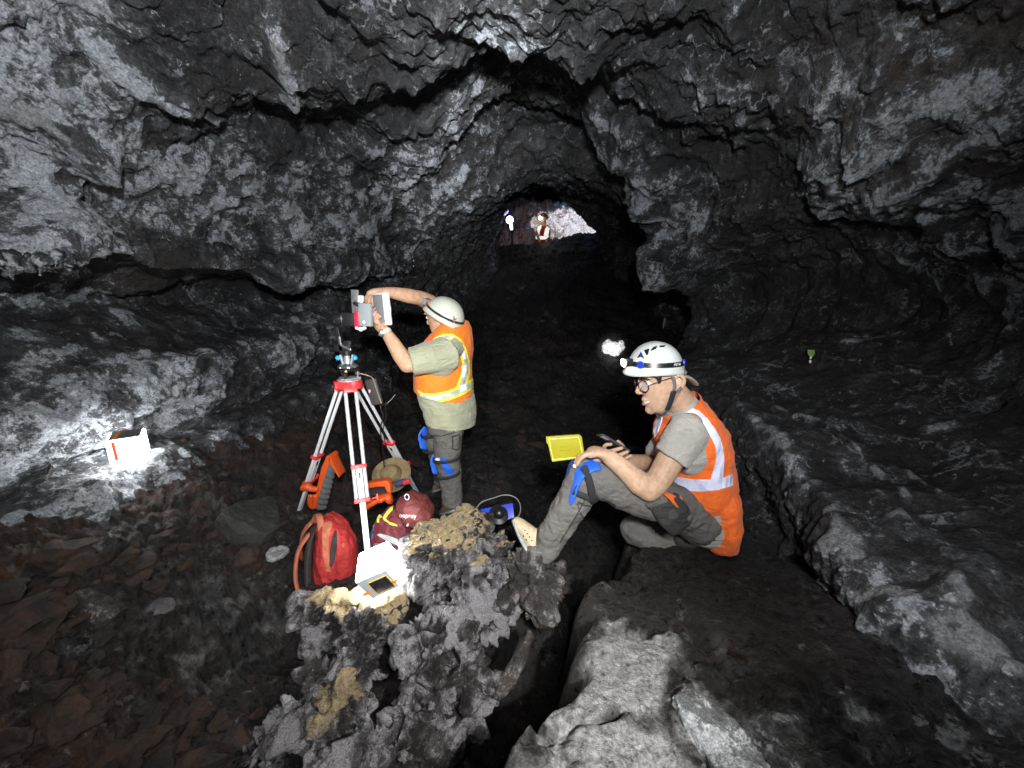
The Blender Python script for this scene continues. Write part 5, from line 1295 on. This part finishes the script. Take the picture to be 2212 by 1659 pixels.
# pale boulder caught by the sitting person's head lamp
# ------------------------------------------------------------------ boulders
def ridge_mesh(me, seed, amp=1.0, crust=None, base=12.0):
    v = vnp(me); n = vnorm(me)
    d = fbm(v*base*.5, seed, 3, .5)*.13 + (fbm(v*base*np.array([1,1,.6]), seed+3, 4, .62, True)-.2)*.055 + np.clip(pn(v*base*4, seed+7), 0, 1)*.016 - np.clip(fbm(v*base*2.4, seed+9, 3)-.08, 0, 1)*.085
    if crust is not None: d = d*(1-.72*np.clip(crust(v, n), 0, 1))
    vset(me, v+n*(d*amp)[:,None])
    v = vnp(me); n = vnorm(me)
    col = np.zeros((len(v), 4)); col[:,3] = 1
    dn = d-fbm(v*base*.5, seed, 3, .5)*.11; dn = (dn-dn.mean())/(dn.std()+1e-6)
    col[:,0] = np.clip(.42+.34*dn+.7*pn(v*6, seed+11), 0, 1)
    if crust is not None:
        col[:,2] = np.clip(crust(v, n), 0, 1)
        col[:,0] *= 1-col[:,2]
    ca = me.color_attributes.new('paint', 'FLOAT_COLOR', 'POINT'); ca.data.foreach_set('color', col.astype(np.float32).ravel())
    return me
def boulder(name, label, cat_, balls, voxel=.007, seed=1, amp=1.0, crust=None, m_=None, group=None, base=12.0):
    mb = MB(); cs = []
    for b_ in balls:
        c = W(b_[0], b_[1], b_[2]); r = b_[3]; cs.append(c)
        mb.ball(c, r if not hasattr(r, '__len__') else r, Matrix.Rotation(random.uniform(0, 3), 3, 'Z') if not hasattr(r, '__len__') else None, seg=18)
    me = mb.fuse(voxel, 4, .5)
    ridge_mesh(me, seed, amp, crust, base)
    lo = min(cs, key=lambda c: c.z); me.transform(Matrix.Translation(-lo))
    o = link(name, me, m_ or M_CRUST); o.location = lo; me.name = name
    me.polygons.foreach_set('use_smooth', [True]*len(me.polygons))
    return tag(o, label, cat_, group)
def top_crust(z0, dz, k=1.0, seed=5):
    return lambda v, n: k*sstep(z0, z0+dz, v[:,2]+.05*pn(v*9, seed)+.05*n[:,2])*sstep(-.35, .25, n[:,2]+.5*pn(v*14, seed+1))
zA = W(980,1170,1.78).z
boulder('boulder', 'big tan crusted boulder with white specks in the middle foreground', 'boulder',
    [(950,1190,1.76,.145),(930,1170,1.78,.10),(1005,1150,1.84,.11),(1045,1185,1.80,.10),(1070,1210,1.76,.085),(1060,1260,1.74,.10),(1000,1240,1.72,.13),(945,1265,1.70,.085),(1030,1310,1.70,.10),(905,1235,1.70,.075),(1010,1120,1.88,.065),(1075,1170,1.80,.045)],
    .005, 501, 1.0, lambda v, n: sstep(zA+.0, zA+.06, v[:,2]+.05*pn(v*9, 5))*sstep(.0, .5, n[:,2]*.8+n[:,1]*.6+.6*pn(v*11, 6)+.15))
zB = W(760,1300,1.66).z
boulder('ledge_rock', 'long tan ledge stone under the glowing cube lamp', 'rock',
    [(640,1335,1.78,.05),(670,1325,1.74,.06),(705,1305,1.72,.06),(735,1298,1.68,.055),(770,1300,1.66,.055),(800,1325,1.62,.055),(830,1322,1.60,.06),(855,1300,1.62,.05),(878,1230,1.74,.07),(868,1262,1.70,.06),(760,1340,1.74,.09),(700,1370,1.78,.09),(820,1360,1.68,.06)],
    .005, 511, .7, lambda v, n: sstep(zB-.06, zB+.01, v[:,2]+.03*pn(v*9, 15))*sstep(-.1, .4, n[:,2]+.4*pn(v*12, 16))*.95)
boulder('knobby_rock', 'knobby grey rock column below the cube lamp', 'rock', [(778,1345,1.52,.036),(790,1372,1.50,.044),(768,1385,1.50,.04),(782,1425,1.47,.052),(792,1455,1.46,.045),(775,1470,1.46,.045)], .005, 521, .8, base=20)
boulder('rock', 'grey pitted rock with a flared ridge below the tan boulder', 'rock', [(905,1365,1.46,.06),(950,1370,1.47,.06),(985,1395,1.45,.06),(1000,1440,1.42,.06),(930,1420,1.42,.08),(890,1470,1.37,.08),(940,1500,1.36,.09),(900,1550,1.32,.08),(1000,1500,1.37,.06),(1030,1545,1.33,.05),(1040,1500,1.40,.045),(960,1570,1.32,.07)], .005, 531, 1.0)
zE = W(745,1480,1.32).z
boulder('pointed_rock', 'tall tan tipped pointed stone in the near left foreground', 'rock', [(757,1462,1.36,.030),(752,1490,1.34,.046),(742,1525,1.31,.055),(728,1565,1.28,.052),(712,1605,1.26,.048),(704,1640,1.25,.04)], .005, 541, .6, lambda v, n: sstep(zE-.11, zE+.05, v[:,2]+.04*pn(v*10, 25))*.85, base=18)
boulder('rock', 'small jagged grey rock left of the pointed stone', 'rock', [(690,1462,1.42,.034),(715,1470,1.42,.034),(700,1492,1.41,.04),(672,1515,1.40,.035),(650,1540,1.40,.04),(632,1565,1.40,.036)], .005, 551, .9, base=20)
boulder('rock', 'low dark pitted rock at the bottom edge, under the pointed stone', 'rock', [(800,1625,1.22,.09),(760,1650,1.20,.07),(860,1630,1.22,.09),(920,1650,1.22,.07),(960,1665,1.22,.06)], .0055, 561, 1.0)
boulder('rock', 'small grey knob of rock right below the tan boulder', 'rock', [(1020,1370,1.60,.045),(1050,1345,1.62,.045),(1072,1315,1.66,.045),(1000,1360,1.58,.04)], .005, 571, .9, base=20)
boulder('rock', 'small pale crumbly rock at the lower left edge', 'rock', [(590,1570,1.40,.03),(570,1610,1.38,.035),(605,1630,1.36,.035),(545,1640,1.38,.04)], .005, 581, .9, base=20)
boulder('rock', 'dark rock under the tan shoe of the sitting person', 'rock', [(1130,1228,1.72,.07),(1168,1236,1.76,.09),(1150,1275,1.70,.10),(1112,1262,1.68,.07),(1195,1270,1.76,.08)], .006, 591, 1.0, None, M_ROCK)
# flakes: thin plates with a broken outline
def plate(name, label, cat_, pts, thick, seed, m_, nrm=None, amp=.6):
    P_ = [Vector(p) for p in pts]; c = sum(P_, Vector())/len(P_)
    n = nrm or (P_[1]-P_[0]).cross(P_[2]-P_[0]).normalized()
    if n.z < 0: n = -n
    mb = MB(); mb.prism(P_, -n*thick)
    me = mb.fuse(.005, 3)
    v = vnp(me); nn = vnorm(me)
    d = fbm(v*9, seed, 4, .55)*.018+fbm(v*40, seed+5, 2)*.003
    vset(me, v+nn*(d*amp)[:,None])
    col = np.zeros((len(me.vertices), 4)); col[:,3] = 1; col[:,0] = .6
    ca = me.color_attributes.new('paint', 'FLOAT_COLOR', 'POINT'); ca.data.foreach_set('color', col.astype(np.float32).ravel())
    me.transform(Matrix.Translation(-c)); o = link(name, me, m_); o.location = c; me.name = name
    me.polygons.foreach_set('use_smooth', [True]*len(me.polygons))
    return tag(o, label, cat_)
def onto(pts, lift):
    return [sight(x, y, GBVH)[0]+Vector((0,0,lift)) for x, y in pts]
M_PLATE = rockmat('grey_flake', (.05,.05,.052), (.13,.13,.135), (.34,.35,.36), patch=14, thr=.66, veins=0, warm=(.10,.09,.08), bump=.7, fine=.6)
plate('rock_flake', 'long pale rock flake lying on the lit slab at the bottom', 'rock', onto([(1445,1515),(1480,1500),(1530,1540),(1600,1590),(1660,1680),(1560,1720),(1520,1640),(1475,1570)], .035), .035, 601, M_PLATE)
plate('rock_flake', 'leaning dark flake of rock at the left rim of the lit slab', 'rock', [W(1065,1510,1.36), W(1085,1455,1.40), W(1120,1400,1.44), W(1145,1360,1.47), W(1153,1375,1.45), W(1130,1430,1.40), W(1105,1490,1.36)], .05, 611, M_ROCK)
M_PALE = rockmat('pale_stone', (.22,.225,.23), (.34,.345,.35), (.45,.46,.47), patch=20, thr=.6, veins=0, warm=(.3,.28,.25), bump=.5)
plate('flat_stone', 'pale oval flat stone left of the red backpack', 'stone', onto([(573,1205),(582,1192),(605,1186),(622,1189),(626,1196),(612,1210),(590,1217),(577,1214)], .03), .025, 621, M_PALE, amp=.4)
M_GST = rockmat('grey_stone', (.075,.072,.075), (.11,.105,.108), (.16,.155,.16), patch=20, thr=.7, veins=0, warm=(.1,.08,.07), bump=.4)
plate('flat_stone', 'smooth grey flat stone at the upper left end of the ropy lava', 'stone', onto([(314,1338),(322,1318),(345,1300),(362,1303),(372,1318),(362,1332),(340,1345),(322,1350)], .03), .03, 631, M_GST, amp=.4)
plate('flat_stone', 'dark triangular stone slab leaning on the brown rubble slope', 'stone', onto([(168,1305),(205,1300),(245,1320),(268,1348),(262,1362),(230,1375),(200,1345)], .07), .06, 641, M_ROCK, amp=.5)
M_DST = rockmat('dull_block', (.030,.031,.029), (.045,.046,.043), (.08,.08,.08), patch=14, thr=.75, veins=0, warm=(.05,.045,.04), bump=.4)
plate('block', 'dim squared rock block behind the pale oval stone', 'rock', onto([(480,1140),(530,1110),(600,1100),(612,1165),(580,1185),(520,1185)], .10), .12, 651, M_DST, amp=.5)
# pale rock lit by the sitting person's head lamp
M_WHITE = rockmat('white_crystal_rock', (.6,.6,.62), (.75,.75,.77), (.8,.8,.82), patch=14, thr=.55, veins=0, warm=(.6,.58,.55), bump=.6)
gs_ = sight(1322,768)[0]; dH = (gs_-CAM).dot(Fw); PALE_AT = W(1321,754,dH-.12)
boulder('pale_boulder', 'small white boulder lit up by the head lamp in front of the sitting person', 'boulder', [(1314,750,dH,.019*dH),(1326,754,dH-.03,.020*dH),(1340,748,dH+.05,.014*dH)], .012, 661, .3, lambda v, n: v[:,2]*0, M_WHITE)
rd = (sight(1436,690,CBVH)[0]-CAM).dot(Fw)
rt = thing('root', 'pale thin root hanging behind the white helmet', 'root', W(1436,690,rd-.02))
MB().limb([W(1437,688,rd), W(1432,712,rd-.06), W(1434,728,rd-.06), W(1430,742,rd-.05)], [.008*rd/2.6,.010*rd/2.6,.009*rd/2.6,.006*rd/2.6], (0,1,0), 8, 4).build('stem', mat('pale_root', (.30,.27,.22), .9), rt)


# short lava drips along the lip of the left overhang
LIPS_ = [(14,588,30),(30,584,44),(62,570,26),(88,574,40),(98,580,24),(118,566,22),(128,572,30),(152,566,20)]
for k, (x, y, l) in enumerate(LIPS_):
    h_ = sight(x, y-l*.55, CBVH); dd = (h_[0]-CAM).dot(Fw)-.02
    a_, b_ = W(x, y-l*.6, dd), W(x+(k%3-1)*2, y+l*.45, dd)
    L_ = (b_-a_).length
    mb = MB(); mb.limb([a_, a_+(b_-a_)*.35+Vector((.004,0,0)), a_+(b_-a_)*.7, b_], [L_*.26, L_*.19, L_*.10, L_*.03], (0,1,0), 12, 4)
    me = mb.fuse(max(L_*.035, .003), 2); ridge_mesh(me, 680+k, .25, None, 26)
    me.transform(Matrix.Translation(-a_)); o = link('stalactite', me, M_CAVE); o.location = a_; me.name = 'stalactite'
    me.polygons.foreach_set('use_smooth', [True]*len(me.polygons))
    tag(o, 'short pale lava drip hanging from the edge of the left overhang', 'stalactite', 'lava drips on the left overhang')

# ------------------------------------------------------------------ rubble on the left slope
def stone_mesh(seed, flat=.7):
    bm = bmesh.new(); bmesh.ops.create_icosphere(bm, subdivisions=4, radius=1)
    me = bpy.data.meshes.new('stone'); bm.to_mesh(me); bm.free()
    v = vnp(me)
    rs = np.random.RandomState(seed)
    for k in range(12):                                  # knock flats off it
        a = rs.normal(size=3); a /= np.linalg.norm(a); h = .42+.3*rs.rand()
        t = v@a-h; v -= np.clip(t, 0, None)[:,None]*a*.92
    v += v*(fbm(v*2.2, seed, 4, .55)*.22)[:,None]
    v *= np.array([1.15, .85, flat])
    vset(me, v)
    col = np.zeros((len(v), 4)); col[:,3] = 1; col[:,1] = np.clip(.4+pn(v*1.3, seed+3), 0, 1)
    ca = me.color_attributes.new('paint', 'FLOAT_COLOR', 'POINT'); ca.data.foreach_set('color', col.astype(np.float32).ravel())
    me.polygons.foreach_set('use_smooth', [True]*len(me.polygons)); me.materials.append(M_ROCK)
    return me
STONES = [stone_mesh(700+k*13, random.choice((.5,.65,.8))) for k in range(8)]
rng = random.Random(21)
def scatter(n, box, size, label, group, ok=lambda x, y: True):
    k = 0; tries = 0
    while k < n and tries < n*30:
        tries += 1
        x, y = rng.uniform(box[0], box[2]), rng.uniform(box[1], box[3])
        if not ok(x, y): continue
        g_ = sight(x, y, GBVH)
        if g_[0] is None or abs(g_[1].z) < .3: continue
        o = bpy.data.objects.new('stone', STONES[rng.randrange(8)]); COL.objects.link(o)
        s = size[0]*(size[1]/size[0])**(rng.random()**1.8)
        o.location = g_[0]+Vector((0,0,s*.22)); o.rotation_euler = (rng.uniform(-.5,.5), rng.uniform(-.5,.5), rng.uniform(0,6.3)); o.scale = (s*rng.uniform(.8,1.3), s, s*rng.uniform(.7,1.1))
        tag(o, label, 'stone', group); k += 1
rope_ok = lambda x, y: ((x-470)/200)**2+((y-1370)/130)**2 > 1
scatter(120, (0,1190,560,1659), (.025,.10), 'rough brown rubble stone on the left slope beside the ropy lava', 'rubble on the left slope', rope_ok)
scatter(40, (230,940,640,1190), (.02,.07), 'dark rubble stone on the upper slope under the left bench', 'rubble under the left bench')
scatter(30, (1040,620,1400,1060), (.03,.11), 'dark loose stone on the black floor between the two people', 'stones on the passage floor')
scatter(26, (500,1400,1050,1659), (.015,.05), 'dark stone in the shadow among the foreground rocks', 'stones among the foreground rocks')
# ------------------------------------------------------------------ light
w = bpy.data.worlds.new('World'); SC.world = w; w.use_nodes = True
bgn = w.node_tree.nodes['Background']; sky = w.node_tree.nodes.new('ShaderNodeTexSky'); sky.sky_type = 'NISHITA'
sky.sun_disc = False; sky.sun_elevation = R(58); sky.sun_rotation = R(60)
w.node_tree.links.new(sky.outputs['Color'], bgn.inputs['Color']); bgn.inputs['Strength'].default_value = .12
def lamp(name, kind, loc, power, col=(1,1,1), **k):
    l = bpy.data.lights.new(name, kind); o = bpy.data.objects.new(name, l); COL.objects.link(o)
    o.location = loc; l.energy = power; l.color = col
    aim = k.pop('aim', None)
    for a, v in k.items(): setattr(l, a, v)
    if aim is not None: o.rotation_euler = (Vector(aim)-Vector(loc)).to_track_quat('-Z', 'Y').to_euler()
    return o
sun = lamp('sun', 'SUN', (3, 14, 12), 5, (1,.95,.9), angle=R(.5))
sun.rotation_euler = Vector((-.12, .25, -.8)).to_track_quat('-Z', 'Y').to_euler()
# added spots behind the camera: the survey party's unseen head lamps, plus fill
lamp('headlamp_beam', 'SPOT', (-.25, -.15, 1.95), 245, (1,.97,.92), spot_size=R(52), spot_blend=1, shadow_soft_size=.03, aim=(-.62,2.8,1.25))
lamp('headlamp_flood', 'SPOT', (.10, -.15, 1.95), 440, (.95,.975,1), spot_size=R(155), spot_blend=1, shadow_soft_size=.04, aim=(-.8,2.2,2.6))
lamp('headlamp_side', 'SPOT', (.25, -.10, 1.85), 40, (1,.98,.96), spot_size=R(84), spot_blend=1, shadow_soft_size=.03, aim=(.85,1.5,1.0))
lamp('left_fill', 'SPOT', (-.30, -.15, 1.80), 46, (1,.96,.94), spot_size=R(80), spot_blend=1, shadow_soft_size=.03, aim=(-1.35,1.45,.25))  # added fill spot that brightens the lower left floor
lamp('long_fill', 'SPOT', (-.05, -.15, 1.97), 1250, (.96,.98,1), spot_size=R(32), spot_blend=1, shadow_soft_size=.04, aim=(-.35,6,3.3))  # added long-throw fill for the deeper passage
lamp('right_fill', 'SPOT', (.35, -.12, 1.85), 90, (.97,.98,1), spot_size=R(60), spot_blend=1, shadow_soft_size=.04, aim=(1.6,1.3,.75))  # added fill spot to lift the right bank
lamp('headlamp_down', 'SPOT', (.42, -.08, 1.72), 260, (1,1,.97), spot_size=R(60), spot_blend=1, shadow_soft_size=.03, aim=(.05,.98,.55))
SC.view_settings.view_transform = 'Standard'; SC.view_settings.look = 'None'; SC.view_settings.gamma = 1; SC.view_settings.exposure = 0
SC.cycles.use_denoising = True
SC.cycles.max_bounces = 5; SC.cycles.diffuse_bounces = 3; SC.cycles.glossy_bounces = 2
SC.cycles.sample_clamp_indirect = 4
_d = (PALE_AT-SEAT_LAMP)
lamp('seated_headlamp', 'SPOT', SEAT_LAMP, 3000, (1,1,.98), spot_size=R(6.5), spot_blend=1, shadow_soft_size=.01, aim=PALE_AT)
lamp('far_lamp_light', 'SPOT', lampc+Vector((.02,-.30,.05)), 90, (.50,.40,1), spot_size=R(120), spot_blend=1, shadow_soft_size=.08, aim=lampc+Vector((-1.0,.15,.12)))
